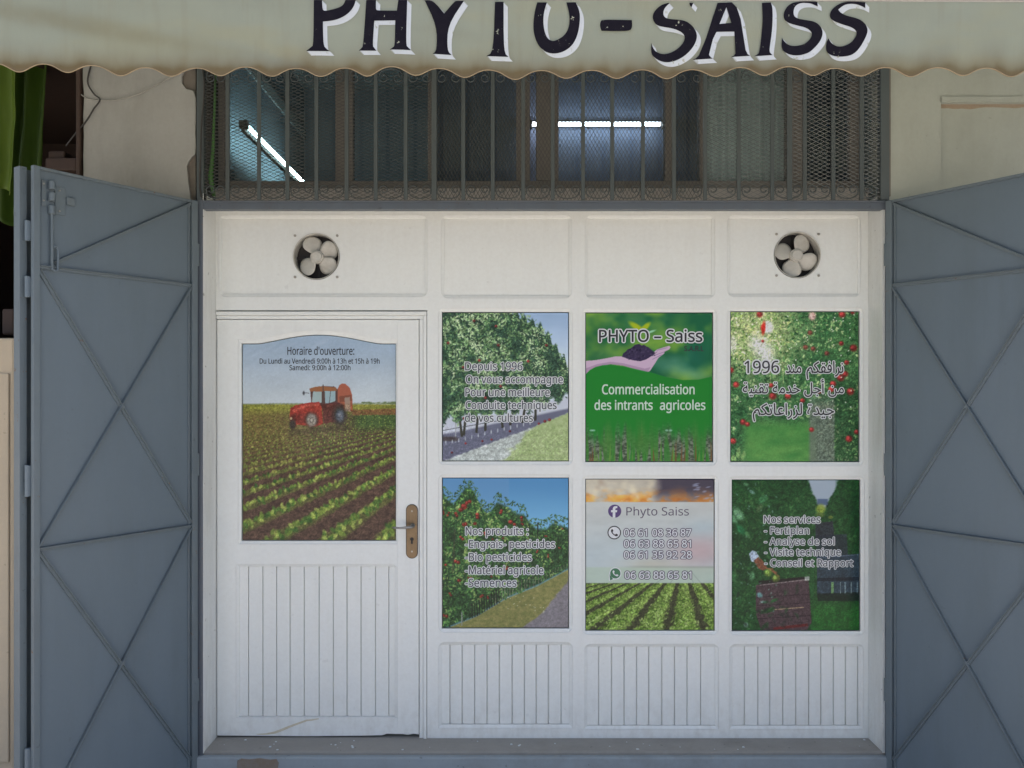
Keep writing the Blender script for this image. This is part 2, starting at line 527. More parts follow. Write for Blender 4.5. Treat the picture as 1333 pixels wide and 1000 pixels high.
# neighbouring bay on the left: dark recess with a low wall and green sheets
nb = thing('neighbour_bay', 'dark open bay beside the shop with a low beige wall', 'building')
mb = MB()
mb.box(-7, PX(19, YW), YW, 0.05, 0, PZ(440, YW))
o = mb.build('low_wall', M['plaster_warm'], nb, bevel=0.012)
mb = MB(); mb.box(-7, PX(13, YW), YW - 0.010, YW + 0.001, 0.1, PZ(486, YW))
mb.build('wall_panel', M['plaster_warm'], nb, bevel=0.008)
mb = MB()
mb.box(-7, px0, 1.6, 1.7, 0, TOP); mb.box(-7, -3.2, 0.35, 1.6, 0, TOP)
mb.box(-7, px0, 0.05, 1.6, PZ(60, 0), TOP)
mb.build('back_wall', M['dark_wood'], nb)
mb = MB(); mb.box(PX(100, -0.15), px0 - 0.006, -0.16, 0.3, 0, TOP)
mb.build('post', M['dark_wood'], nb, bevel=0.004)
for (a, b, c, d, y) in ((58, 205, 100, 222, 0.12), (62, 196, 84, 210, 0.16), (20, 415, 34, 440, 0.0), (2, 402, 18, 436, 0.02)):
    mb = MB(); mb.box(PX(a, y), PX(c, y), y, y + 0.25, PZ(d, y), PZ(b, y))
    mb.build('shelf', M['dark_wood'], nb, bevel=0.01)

def hanging(name, xs, y, zt, zb, mat, label, seed, slant=0.0):
    nx, nz = 60, 40
    u = np.linspace(0, 1, nx); v = np.linspace(0, 1, nz)
    U, V = np.meshgrid(u, v)
    X = xs[0] + (xs[1] - xs[0]) * U - slant * V
    Z = zt + (zb - zt) * V + 0.03 * np.sin(U * 9 + seed) * V
    Y = y + 0.035 * np.sin(U * 14 + seed + V * 1.5) + 0.05 * (fbm(U * 4 + seed, V * 2) - 0.5)
    o = grid_mesh(name, np.stack([X, Y, Z], -1), mat)
    md = o.modifiers.new('thickness', 'SOLIDIFY'); md.thickness = 0.003
    return tag(o, label, 'tarpaulin', 'green sheets hanging in the bay')
hanging('tarpaulin', (PX(-60, 0.05), PX(17, 0.05)), 0.05, PZ(60, 0.05), PZ(252, 0.05), M['tarp'], 'bright yellow-green sheet hanging at the far left edge', 1.0)
hanging('tarpaulin', (PX(14, 0.25), PX(66, 0.25)), 0.25, PZ(60, 0.25), PZ(285, 0.25), M['tarp_dark'], 'darker green sheet hanging between yellow-green sheet and brown post', 3.2, 0.05)

# step in front of the door
st = thing('door_step', 'worn cement step with blue-grey painted edge below the shopfront', 'step')
mb = MB(); mb.box(JX0, KX1, YF + 0.012, 0.06, 0.0, STEP_Z)
mb.build('tread', M['cement'], st, bevel=0.004)
mb = MB(); mb.box(JX0 + 0.002, KX1 - 0.002, YF - 0.022, YF + 0.012, 0.0, STEP_Z - 0.012)
mb.build('painted_edge', M['blue_cement'], st, bevel=0.006)
rng = random.Random(11)
yb_ = YF - 0.022
bp = [(308, 1004), (309, 990), (314, 987.5), (325, 988.5), (338, 987), (352, 989), (360, 988), (363, 993), (361, 1004)]
mb = MB(); plate(mb, [(PX(u, yb_), PZ(v, yb_)) for u, v in bp], [], yb_ - 0.003, yb_ + 0.004)
mb.build('broken_patch', M['brick'], st, bevel=0.0015)
mb = MB()
for k in range(34):
    x = rng.uniform(XL + .02, XR - .02); y = rng.uniform(-0.14, -0.02); s = rng.uniform(0.0015, 0.005)
    mb.box(x - s, x + s, y - s, y + s, STEP_Z, STEP_Z + s * 0.5)
o = mb.build('paint_flecks', M['letter_white'], st); o['kind'] = 'stuff'

# ------------------------------------------------------------------ white shopfront
sf = thing('shopfront', 'white painted wooden shopfront with panels and six picture windows', 'shopfront')
R3 = PX(666.5 + 8)       # 8 px in metres at the shopfront
PXW = 1.0 * D / F        # one photo pixel at the shopfront
UP = [((285, 281), (556, 386)), ((575, 281), (744, 388)), ((762, 281), (930, 388)), ((947, 281), (1120, 386))]
WIN = [(575, 406, 741, 601), (762, 406.5, 929, 602), (951, 405, 1120, 602), (575, 622, 741, 819), (762, 623.5, 931, 822), (953, 624.5, 1121, 822.5)]
LOW = [(574.5, 840, 741.5, 944), (764.5, 842.5, 931.5, 945.5), (953.5, 842.5, 1120.5, 945.5)]
FB = PZ(965)
outer = [(XL, PZ(262)), (XL, FB + 0.0), (PX(274.9), FB), (PX(274.9), PZ(404)), (PX(556), PZ(404)), (PX(556), FB), (XR, FB), (XR, PZ(262))]
outer = [(XL, PZ(404)), (PX(556), PZ(404)), (PX(556), FB), (XR, FB), (XR, PZ(262)), (XL, PZ(262))]
holes, rings = [], []
def opening(x0, y0, x1, y1, exp, r, corners, deep=0.007):
    inn = rrect(PX(x0), PZ(y1), PX(x1), PZ(y0), 0.001, 5, (0, 0, 0, 0))
    out = rrect(PX(x0 - exp), PZ(y1 + exp), PX(x1 + exp), PZ(y0 - exp), r * PXW, 5, corners)
    holes.append(out); rings.append((out, inn, deep))
for (a, b) in UP:
    opening(a[0] + 3, a[1] + 3, b[0] - 3, b[1] - 3, 3.6, 9, (1, 1, 1, 1), 0.006)
for w in WIN:
    opening(*w, 4.5, 8, (1, 1, 1, 1))
for w in LOW:
    opening(*w, 4.0, 8, (0, 0, 1, 1))
mb = MB()
plate(mb, outer, holes, 0.0, 0.045)
for out, inn, dp in rings:
    ring(mb, out, out, 0.0, 0.0022)
    ring(mb, out, inn, 0.0022, dp)
    ring(mb, inn, inn, dp, 0.045)
mb.build('frame', M['white'], sf, bevel=0.0016)
# upper panels, two of them cut for the fans
FANS = [(411.0, 333.5), (1039.0, 331.5)]
FR = 30.5 * PXW
def circle(cx, cz, r, n=48):
    return [(cx + r * math.cos(2 * math.pi * k / n), cz + r * math.sin(2 * math.pi * k / n)) for k in range(n)]
for i, (a, b) in enumerate(UP):
    mb = MB()
    hs = []
    if i in (0, 3):
        cx, cz = FANS[0 if i == 0 else 1]
        hs = [circle(PX(cx), PZ(cz), FR)]
    plate(mb, rrect(PX(a[0] - 2), PZ(b[1] + 2), PX(b[0] + 2), PZ(a[1] - 2), 0.001, 2), hs, 0.0125, 0.024)
    o = mb.build('panel', M['white'], sf, bevel=0.001)
# boarded lower panels
GR = [[585.6, 601.5, 617.8, 634, 650, 666.7, 682.6, 698, 714, 730.6],
      [779.6, 796.4, 812.7, 829, 845, 862, 878.5, 895, 912.6],
      [969.7, 987.5, 1003, 1020, 1037, 1053.7, 1069.6, 1086, 1101.7, 1117.6]]
def boards(mb, x0, y0, x1, y1, gr, yf, seed, gw=0.0013, gd=0.010):
    rg = random.Random(seed)
    prof = [(PX(x0 - 1.5), yf)]
    for g in gr:
        c = PX(g); w = gw * rg.uniform(0.7, 1.35)
        prof += [(c - w - 0.0015, yf), (c - w * .6, yf + gd), (c + w * .6, yf + gd), (c + w + 0.0015, yf + rg.uniform(-0.0008, 0.0012))]
    prof += [(PX(x1 + 1.5), yf)]
    prof = [(x, y) for x, y in prof]
    n = len(prof)
    zb, zt = PZ(y1 - 0.55), PZ(y0 - 1.5)
    vs = [(x, y, zb) for x, y in prof] + [(x, y, zt) for x, y in prof]
    fs = [(i, i + 1, n + i + 1, n + i) for i in range(n - 1)]
    mb.add(vs, fs)
    mb.add([(prof[0][0], yf + 0.012, zb), (prof[-1][0], yf + 0.012, zb), (prof[-1][0], yf + 0.012, zt), (prof[0][0], yf + 0.012, zt)], [(3, 2, 1, 0)])
for k, (w, gr) in enumerate(zip(LOW, GR)):
    mb = MB(); boards(mb, *w, gr, 0.0115, k)
    mb.build('boarded_panel', M['white'], sf, recalc=False)
for w in WIN:
    mb = MB(); mb.box(PX(w[0]), PX(w[2]), 0.026, 0.030, PZ(w[3]), PZ(w[1]))
    mb.build('window_pane', M['glass'], sf)
# stepped door casing
mb = MB()
cx0 = XL + 0.001
mb.box(cx0, PX(555.4), -0.006, 0.05, PZ(410.5), PZ(405.6))
mb.box(cx0, PX(551), 0.003, 0.05, PZ(415.4), PZ(410.5) - 0.0005)
mb.box(PX(551.3), PX(555.4), -0.006, 0.05, FB + 0.002, PZ(410.5) - 0.0005)
mb.box(PX(545.8), PX(551.3) - 0.0005, 0.003, 0.05, FB + 0.004, PZ(415.4) - 0.0005)
mb.build('door_casing', M['white'], sf, bevel=0.0025)
# reveals beside the opening
mb = MB(); mb.box(JX1 - 0.001, XL - 0.0, YF + 0.004, -0.0005, STEP_Z - 0.004, PZ(262))
mb.box(XL - 0.012, XL - 0.0003, YF + 0.010, 0.06, STEP_Z - 0.004, PZ(262))
mb.build('reveal', M['white_reveal'], sf)
mb = MB(); mb.box(XR + 0.0003, XR + 0.012, YF + 0.010, 0.06, STEP_Z - 0.004, PZ(262))
mb.build('reveal', M['white_reveal'], sf)
# dark strip along the foot of the frame
mb = MB(); mb.box(PX(557), XR - 0.001, 0.004, 0.04, STEP_Z, FB)
mb.build('base_strip', M['black'], sf)

# ------------------------------------------------------------------ door
DR = (XL + 0.004, PX(545.0), PZ(958), PZ(416.2))
dr = thing('front_door', 'white wooden door with arched picture window and boarded lower panel', 'door', (PX(414), 0.01, PZ(958)))
dloc = Vector(dr.location)
def dchild(mb, name, mat, **k):
    mb.v = [(x - dloc.x, y - dloc.y, z - dloc.z) for x, y, z in mb.v]
    return mb.build(name, mat, dr, **k)
def arch(x):
    """top edge of the door window in photo pixels"""
    t = (x - 414.0) / 80.0
    return 447.0 - 11.5 * max(0.0, math.cos(min(1, abs(t)) * math.pi / 2)) ** 1.25
DWX0, DWX1, DWB = 313.0, 515.0, 705.0
def arch_loop(e, top_e):
    xs = [DWX0 - e] + list(np.linspace(DWX0 + 14, DWX1 - 18, 26)) + [DWX1 + e]
    lp = [(PX(DWX0 - e), PZ(DWB + e)), (PX(DWX1 + e), PZ(DWB + e))]
    for x in xs[::-1]:
        lp.append((PX(x), PZ(arch(x) - top_e)))
    return lp
a_out, a_in = arch_loop(4.0, 5.5), arch_loop(0, 0)
p_in = rrect(PX(310), PZ(934.5), PX(513.5), PZ(738.4), 0.001, 5, (0, 0, 0, 0))
p_out = rrect(PX(306.5), PZ(935.5), PX(518), PZ(735), 9 * PXW, 5, (0, 0, 1, 0))
yd = 0.008
jag = [(PX(545.0), PZ(957.0)), (PX(538), PZ(956.2)), (PX(531), PZ(957.6)), (PX(524), PZ(956.6)), (PX(512), PZ(956.4)), (PX(504), PZ(956.0)), (PX(497), PZ(958.0)), (PX(470), PZ(958.6)), (PX(400), PZ(959.3)), (PX(330), PZ(958.8)), (DR[0], PZ(958.4))]
d_outer = [(DR[0], DR[3]), *jag[::-1], (DR[1], DR[3])]
mb = MB()
plate(mb, d_outer, [a_out, p_out], yd, yd + 0.04)
ring(mb, a_out, a_out, yd, yd + 0.002); ring(mb, a_out, a_in, yd + 0.002, yd + 0.006); ring(mb, a_in, a_in, yd + 0.006, yd + 0.038)
ring(mb, p_out, p_out, yd, yd + 0.002); ring(mb, p_out, p_in, yd + 0.002, yd + 0.005); ring(mb, p_in, p_in, yd + 0.005, yd + 0.038)
dchild(mb, 'leaf', M['white'], bevel=0.0014)
mb = MB(); boards(mb, 310, 738.4, 513.5, 934.5, [322, 340.7, 358.7, 376.4, 394.8, 414.3, 432.9, 450.9, 469.2, 488, 505.5], yd + 0.0105, 9)
dchild(mb, 'boarded_panel', M['white'], recalc=False)
mb = MB()
plate(mb, arch_loop(-0.2, -0.2), [], yd + 0.024, yd + 0.028)
dchild(mb, 'window_pane', M['glass'])
# joint where the lock stile meets the rails: a thin raised stile edge
mb = MB(); mb.box(PX(517.2), PX(544.8), yd - 0.0022, yd - 0.0002, PZ(956), PZ(417.5))
dchild(mb, 'lock_stile', M['white'], bevel=0.0012)
# yellow run of old glue over the bottom rail
cx = [(414, 936.5), (405, 938.2), (398, 938.8), (385, 943.5), (377, 946.5), (366, 951.0), (357, 954.5), (345, 956.5), (333, 956.8)]
wd = [0.5, 0.9, 1.0, 1.1, 1.3, 1.5, 1.4, 1.0, 0.3]
mb = MB()
vs = []
for (x, y), w in zip(cx, wd):
    vs += [(PX(x), yd - 0.0006, PZ(y - w)), (PX(x + 1), yd - 0.0006, PZ(y + w))]
mb.add(vs, [(2 * i, 2 * i + 1, 2 * i + 3, 2 * i + 2) for i in range(len(cx) - 1)])
M['glue'] = painted('yellow_glue_run', (0.58, 0.51, 0.35), (0.74, 0.72, 0.65), 0.5, (90, 90, 160), 0.95)
dchild(mb, 'glue_run', M['glue'])
# long brass lock plate with lever
hp = (529.2, 543.0, 657.5, 726.5)
yh = yd - 0.0025
mb = MB(); plate(mb, rrect(PX(hp[0]), PZ(hp[3]), PX(hp[1]), PZ(hp[2]), 6.8 * PXW, 8), [], yh - 0.006, yh)
hpo = dchild(mb, 'handle_plate', M['brass'], bevel=0.002)
def hchild(mb, name, mat, **k):
    mb.v = [(x - dloc.x, y - dloc.y, z - dloc.z) for x, y, z in mb.v]
    return mb.build(name, mat, hpo, **k)
mbk = MB(); plate(mbk, rrect(PX(hp[0] - .9), PZ(hp[3] + .9), PX(hp[1] + .9), PZ(hp[2] - .9), 7.6 * PXW, 8), [], yh - 0.002, yh + 0.0005)
hchild(mbk, 'backing', M['black'])
hx, hz = PX(537), PZ(684.5)
mb = MB(); mb.disc((hx, hz), 0.0115, yh - 0.011, yh - 0.006, 20)
mb.tube([(hx, yh - 0.008, hz), (hx, yh - 0.045, hz), (hx - 0.006, yh - 0.053, hz), (hx - 0.02, yh - 0.055, hz - 0.001), (hx - 0.055, yh - 0.056, hz - 0.003), (hx - 0.082, yh - 0.054, hz - 0.001), (hx - 0.088, yh - 0.046, hz - 0.001)], [0.0085, 0.0075, 0.0075, 0.0065, 0.005, 0.0045, 0.004], 10)
hchild(mb, 'lever', M['dull_metal'], smooth=True)
mb = MB(); kx, kz = PX(536.2), PZ(703.5)
mb.disc((kx, kz + 0.006), 0.0085, yh - 0.0072, yh - 0.003, 20); mb.box(kx - 0.0045, kx + 0.0045, yh - 0.0070, yh - 0.003, kz - 0.017, kz + 0.002)
hchild(mb, 'keyhole', M['black'])
for py in (665.5, 718.0):
    mb = MB(); mb.disc((PX(536.3), PZ(py)), 0.0045, yh - 0.0078, yh - 0.004, 14)
    hchild(mb, 'screw', M['dull_metal'])

# ------------------------------------------------------------------ exhaust fans
def fan(i, angs, label):
    cx, cz = PX(FANS[i][0]), PZ(FANS[i][1])
    t = thing('exhaust_fan', label, 'fan', (cx, 0.02, cz), 0, 'exhaust fans in the top panels')
    mb = MB()
    n = 40
    co, ci = circle(0, 0, FR * 1.0 - 0.0008, n), circle(0, 0, FR * 0.955, n)
    ring(mb, co, ci, -0.014, -0.012); ring(mb, ci, ci, -0.012, 0.055)
    mb.build('housing_ring', M['fan'], t, smooth=True)
    mb = MB(); mb.disc((0, 0), FR * 1.06, 0.0555, 0.12, 40)
    mb.build('motor_housing', M['black'], t)
    mb = MB()
    mb.box(-FR * .95, FR * .95, 0.046, 0.053, -0.006, 0.006); mb.box(-0.006, 0.006, 0.0465, 0.0535, -FR * .95, FR * .95)
    mb.build('motor_bracket', M['black'], t)
    mb = MB(); mb.tube([(0, -0.012, 0), (0, -0.0105, 0), (0, 0.03, 0)], [0.020, 0.0245, 0.0255], 28)
    mb.build('hub', M['fan'], t, bevel=0.001)
    mb = MB(); mb.tube([(0, -0.002, 0), (0, 0.032, 0)], 0.031, 28)
    mb.build('hub_collar', M['fan'], t, bevel=0.002)
    for a in angs:
        mb = MB()
        nr, nw = 14, 9
        vs = []
        ca, sa = math.cos(math.radians(a)), math.sin(math.radians(a))
        for r_ in range(nr):
            u = r_ / (nr - 1)
            r = 0.018 + u * (FR * 0.92 - 0.018)
            half = FR * 0.39 * math.sqrt(max(0.0, 1 - ((u - 0.56) / 0.45) ** 2)) if u > 0.3 else FR * (0.14 + 0.19 * (u / 0.3) ** 1.2)
            half = max(half, 0.002)
            for w_ in range(nw):
                s = w_ / (nw - 1) * 2 - 1
                t_ = half * s + 0.008 * u
                vs.append((r * ca - t_ * sa, 0.018 - 0.014 * s * (half / (FR * .39)) - 0.004 * (1 - s * s), r * sa + t_ * ca))
        fs = [(r_ * nw + w_, r_ * nw + w_ + 1, (r_ + 1) * nw + w_ + 1, (r_ + 1) * nw + w_) for r_ in range(nr - 1) for w_ in range(nw - 1)]
        mb.add(vs, fs)
        o = mb.build('blade', M['fan'], t, smooth=True, recalc=False)
        md = o.modifiers.new('thickness', 'SOLIDIFY'); md.thickness = 0.002
    for sx in (-1, 1):
        for sz in (-1, 1):
            mb = MB()
            c = (sx * 27.5 * PXW, sz * 27.0 * PXW)
            mb.disc(c, 0.0062, -0.0145, -0.011, 12); mb.disc(c, 0.0028, -0.0165, -0.0145, 8)
            mb.build('screw', M['screw'], t)
    return t
fan(0, [26, 108, 220, 318], 'cream four-bladed exhaust fan in the panel above the door')
fan(1, [60, 158, 250, 330], 'cream four-bladed exhaust fan in the panel beside the right gate')

# ------------------------------------------------------------------ steel surround
sr = thing('steel_surround', 'grey steel door frame around the white shopfront', 'frame')
ZH0, ZH1 = PZ(272.5, YF), PZ(260.5, YF)
mb = MB(); mb.box(JX0, JX1 - 0.0015, YF, YF + 0.045, 0.0, ZH1)
mb.box(JX0 + 0.004, JX0 + 0.014, YF - 0.006, YF, 0.0, ZH1)
mb.build('post', M['steel'], sr, bevel=0.002)
mb = MB(); mb.box(KX0 + 0.0125, KX1, YF, YF + 0.045, 0.0, ZH1)
mb.box(KX1 - 0.014, KX1 - 0.004, YF - 0.006, YF, 0.0, ZH1)
mb.build('post', M['steel'], sr, bevel=0.002)
mb = MB(); mb.box(JX1 - 0.001, KX0 + 0.012, YF + 0.001, YF + 0.045, ZH0, ZH1 - 0.001)
mb.box(JX1 + 0.002, KX0 + 0.008, YF - 0.008, YF + 0.001, ZH1 - 0.010, ZH1 - 0.004)
mb.build('header', M['steel'], sr, bevel=0.002)

# ------------------------------------------------------------------ folding gates
GW = 0.735
LV = [(510 - p_) * (D + YF) / F for p_ in (263, 373, 683, 985)]       # heights of the rails against the eye
def gate(hx, hy, rot, s, label, full):
    """s = -1 or 1: which local side is seen"""
    t = thing('folding_gate', label, 'gate', (hx, hy, 0), rot, 'steel folding gates')
    zb, zt = 0.055, H + LV[0]
    mb = MB(); mb.box(0.004, GW - 0.004, -0.001 * s, 0.002 * s, zb + 0.004, zt - 0.004)
    mb.build('sheet', M['gate'], t)
    mb = MB()
    y0, y1 = 0.002 * s, 0.017 * s
    mb.box(0, 0.030, -0.004 * s, y1, zb, zt); mb.box(GW - 0.025, GW, -0.004 * s, y1, zb, zt)
    mb.box(0.0305, GW - 0.0255, y0, y1 * 0.93, zt - 0.012, zt - 0.0005); mb.box(0.0305, GW - 0.0255, y0, y1 * 0.93, zb, zb + 0.03)
    mb.box(0.036, 0.044, y0, y1 * 0.5, zb + 0.03, zt - 0.013)
    mb.build('frame', M['gate_bar'], t, bevel=0.002)
    up = (0, s, 0)
    def brace(a, b, w=0.0135, tk=0.009):
        m_ = MB(); m_.bar((a[0], y0, H + a[1]), (b[0], y0, H + b[1]), w, tk, up)
        # upstanding web makes it an angle section
        a3, b3 = Vector((a[0], y0, H + a[1])), Vector((b[0], y0, H + b[1]))
        d = (b3 - a3).normalized(); sd = d.cross(Vector(up)).normalized() * (w / 2 - 0.0015)
        if sd.z < 0: sd = -sd
        m_.bar(a3 + sd, b3 + sd, 0.003, tk + 0.009, up)
        m_.build('brace', M['gate_bar'], t, bevel=0.001)
    i0, o0 = 0.031, GW - 0.026
    brace((i0, LV[0] - 0.016), (o0 - 0.06, LV[1] + 0.022))
    brace((i0, LV[1]), (o0, LV[1]))
    brace((i0, LV[2]), (o0, LV[2]))
    for (za, zc) in ((LV[1] - 0.012, LV[2] + 0.012), (LV[2] - 0.012, LV[3])):
        brace((i0, za), (o0, zc)); brace((i0, zc), (o0, za), 0.013, 0.008)
    for z in (0.5 * (LV[1] + LV[2]), 0.5 * (LV[2] + LV[3])):
        mb = MB(); mb.box(GW / 2 - 0.010, GW / 2 + 0.008, y0, y0 + s * 0.016, H + z - 0.009, H + z + 0.009)
        mb.build('weld', M['gate_bar'], t, bevel=0.004)
    for z in (0.62, -0.33, -1.35):                       # hinges on the steel post
        m_ = MB(); m_.tube([(-0.004, s * 0.008, H + z - 0.05), (-0.004, s * 0.008, H + z + 0.05)], 0.008, 12)
        m_.build('hinge', M['gate_bar'], t)
    if full:
        # the second leaf is folded flat behind the first
        yb0, yb1 = -0.034 * s, -0.076 * s
        m_ = MB(); m_.box(0.05, GW + 0.022, yb0 - 0.030 * s, yb0 - 0.033 * s, zb, zt - 0.004)
        m_.box(GW - 0.002, GW + 0.026, yb0, yb1, zb, zt - 0.002)
        m_.build('folded_leaf', M['gate_bar'], t, bevel=0.002)
        for za, zc in ((0.652, 0.575), (0.44, 0.36), (-0.28, -0.40), (-1.36, -1.45)):
            m_ = MB()
            m_.tube([(GW + 0.006, -0.016 * s, H + za), (GW + 0.006, -0.016 * s, H + zc)], 0.0095, 12)
            m_.box(GW - 0.012, GW + 0.004, -0.0235 * s, -0.0055 * s, H + za - 0.002, H + zc + 0.002)
            m_.build('hinge', M['gate'], t, bevel=0.001)
        # bolt at the top corner
        u0 = GW - 0.075
        yb = 0.003 * s
        m_ = MB()
        m_.box(u0 + 0.022, u0 + 0.075 - 0.036, yb, yb + .004 * s, H + 0.715, H + 0.815)
        m_.box(u0 - 0.055, u0 - 0.012, yb, yb + .004 * s, H + 0.690, H + 0.800)
        m_.box(u0 - 0.09, u0 - 0.0552, yb, yb + .010 * s, H + 0.735, H + 0.765)
        for z in (0.80, 0.755, 0.705):
            m_.tube([(u0 + 0.004, yb + 0.012 * s, H + z - 0.018), (u0 + 0.004, yb + 0.012 * s, H + z + 0.014)], 0.0125, 12)
        bo = m_.build('bolt', M['gate_bar'], t, bevel=0.0015)
        for (a, b) in ((u0 + 0.032, 0.80), (u0 + 0.032, 0.735), (u0 - 0.03, 0.785), (u0 - 0.03, 0.705)):
            m_ = MB(); m_.tube([(a, yb + 0.003 * s, H + b), (a, yb + 0.0065 * s, H + b)], 0.004, 8)
            m_.build('screw', M['dull_metal'], bo)
        m_ = MB()
        m_.tube([(u0 + 0.004, yb + 0.012 * s, H + 0.72), (u0 + 0.004, yb + 0.012 * s, H + 0.47)], 0.0055, 10)
        m_.build('rod', M['gate_bar'], bo)
        m_ = MB()
        lp = [(u0 + 0.004, 0.475), (u0 - 0.002, 0.468), (u0 - 0.016, 0.472), (u0 - 0.018, 0.52), (u0 - 0.018, 0.553), (u0 - 0.010, 0.565), (u0 + 0.002, 0.560)]
        m_.tube([(a, yb + 0.016 * s, H + b) for a, b in lp], 0.0045, 8)
        m_.build('pull_loop', M['gate'], bo)
    return t
ga = math.atan2(-0.843, -0.539)
gate(PX(255.5, YF), YF - 0.008, ga, 1, 'blue-grey steel folding gate with bolt on top, left of the door', True)
gate(PX(1154.5, YF), YF - 0.008, math.atan2(-0.843, 0.539), -1, 'blue-grey steel gate leaf right of the services window, cut by the picture edge', False)

# ------------------------------------------------------------------ window above the shopfront
tw = thing('transom_window', 'long wooden framed window behind the security grille above the shopfront', 'window')
ZR = PZ(258); ZT = PZ(-60)
mb = MB(); mb.box(XL, XR, -0.010, 0.05, PZ(262) + 0.0005, PZ(245.5))
M['ledge'] = painted('old_ledge_paint', (0.40, 0.37, 0.335), (0.24, 0.205, 0.165), 0.7, (30, 30, 4), 0.8, 0.3, 0.4)
mb.build('bottom_ledge', M['ledge'], tw, bevel=0.003)
mb = MB()
def wbox(a, b, y0, y1, za, zb):
    mb.box(PX(a), PX(b), y0, y1, PZ(za), PZ(zb))
wbox(284, 1125, 0.0, 0.06, 245.2, 235.5)
wbox(284, 1125, 0.0, 0.06, -40, -60)
for a, b, y in ((284, 292, 0.001), (436, 459, 0.002), (557, 565, -0.004), (672, 690, 0.002), (698, 727, -0.006), (866, 880, 0.002), (911, 916, 0.003), (1024, 1046, 0.002), (1106, 1125, 0.001)):
    wbox(a, b, y, 0.058, 235.3, -39.8)
mb.build('sash_frame', M['wood'], tw, bevel=0.003)
for a, b in ((292, 436), (459, 557), (565, 672), (727, 866), (880, 911), (916, 1024), (1046, 1106)):
    mb = MB(); mb.box(PX(a), PX(b), 0.026, 0.030, PZ(235.2), PZ(-39.8))
    mb.build('window_pane', M['glass'], tw)

def curtain(a, b, y, mat, label):
    nx = 90
    u = np.linspace(0, 1, nx)
    X = PX(a, y) + (PX(b, y) - PX(a, y)) * u
    Yv = y + 0.006 * np.sin(u * 46) + 0.005 * np.sin(u * 17 + 1)
    zs = np.linspace(PZ(-50, y), PZ(258, y), 14)
    P = np.stack([np.tile(X, (14, 1)), np.tile(Yv, (14, 1)), np.tile(zs[:, None], (1, nx))], -1)
    o = grid_mesh('net_curtain', P, mat)
    md = o.modifiers.new('thickness', 'SOLIDIFY'); md.thickness = 0.002
    return tag(o, label, 'curtain')
curtain(914, 1030, 0.052, M['curtain'], 'pale grey curtain behind the right part of the barred window')

# lit tubes in the room
def tube_lamp(a, b, out, mat, label, bat, off, side, back):
    a, b, out = Vector(a), Vector(b), Vector(out)
    mid = (a + b) / 2
    t = thing('tube_lamp', label, 'lamp', mid, 0, 'lit tube lamps in the room')
    d = (b - a).normalized()
    mb = MB(); mb.tube([a + d * 0.03 - mid, b - d * 0.03 - mid], 0.013, 14)
    mb.build('tube', mat, t, smooth=True)
    mb = MB(); rz = Vector((0, 0, off)); mb.bar(a - mid - out * back + rz, b - mid - out * back + rz, side, 0.024, out)
    mb.build('batten', M[bat], t, bevel=0.004)
    for p in (a, b):
        mb = MB(); mb.bar(p - d * 0.02 - mid - out * 0.04 , p + d * 0.03 - mid - out * 0.04, 0.05, 0.055, out)
        mb.build('lampholder', M['cable_dark'], t, bevel=0.006)
tube_lamp((-1.685, 1.36, H + 1.69), (-1.685, 2.98, H + 1.69), (1, 0, 0), M['tube_cyan'], 'glowing cyan-white tube lamp slanting behind the barred window at left', 'cable_dark', -0.034, 0.022, 0.03)
tube_lamp((0.10, 1.40, H + 1.705), (0.975, 1.40, H + 1.705), (0, -1, 0), M['tube_blue'], 'glowing bluish tube lamp level on a wall behind the barred window', 'fan', 0.016, 0.026, 0.06)

# ------------------------------------------------------------------ security grille
gr = thing('security_grille', 'grey iron bar grille with scrolls and wire mesh over the upper window', 'grille')
ZG0 = ZH1 + 0.001
ZG1 = PZ(30, YF)
BX = [296, 337, 374, 411.7, 451, 489, 528, 565, 603, 641.5, 681, 719.5, 759, 797, 837, 877.5, 918, 962, 1005.5, 1028, 1048, 1085, 1122]
for x in BX:
    w = 2.6 if x not in (565, 1028) else 3.4
    mb = MB(); mb.box(PX(x - w, YF), PX(x + w, YF), YF, YF + 0.008, ZG0, ZG1)
    mb.build('bar', M['bars'], gr, bevel=0.0012)
mb = MB()
mb.box(JX0 + 0.012, PX(264.5, YF), YF + 0.004, YF + 0.04, ZG0, ZG1); mb.box(PX(1147, YF), KX1 - 0.002, YF + 0.004, YF + 0.04, ZG0, ZG1)
mb.box(PX(265, YF), PX(1146.5, YF), YF + 0.0125, YF + 0.035, ZG1 - 0.03, ZG1)
mb.build('edge_bar', M['bars'], gr, bevel=0.002)
def spiral(cx, cz, r, a0, turns, dirn, n=14):
    return [(cx + r * (1 - 0.55 * k / n) * math.cos(a0 + dirn * turns * 2 * math.pi * k / n), cz + r * (1 - 0.55 * k / n) * math.sin(a0 + dirn * turns * 2 * math.pi * k / n)) for k in range(n + 1)]
def scroll(xa, xb, zb, up):
    """c-shaped scroll in one bay, opening upward (up=1) or downward"""
    r = min(0.022, (xb - xa) * 0.24)
    cl, cr = xa + r + 0.002, xb - r - 0.002
    cz = zb + up * 0.045
    L = [(x, zb + up * (z - 0.0)) for x, z in spiral(cl, 0.045, r, math.pi, 0.95, -1)]
    Rr = [(x, zb + up * z) for x, z in spiral(cr, 0.045, r, 0.0, 0.95, 1)]
    bot = []
    for k in range(1, 10):
        q = math.pi * k / 10
        bot.append(((cl - r) + (cr + r - cl + r) * (1 - math.cos(q)) / 2, zb + up * (0.045 - 0.040 * math.sin(q) ** 0.7)))
    return L[::-1] + bot + Rr
bays = [264] + [b for b in BX if b != 1028] + [1146]
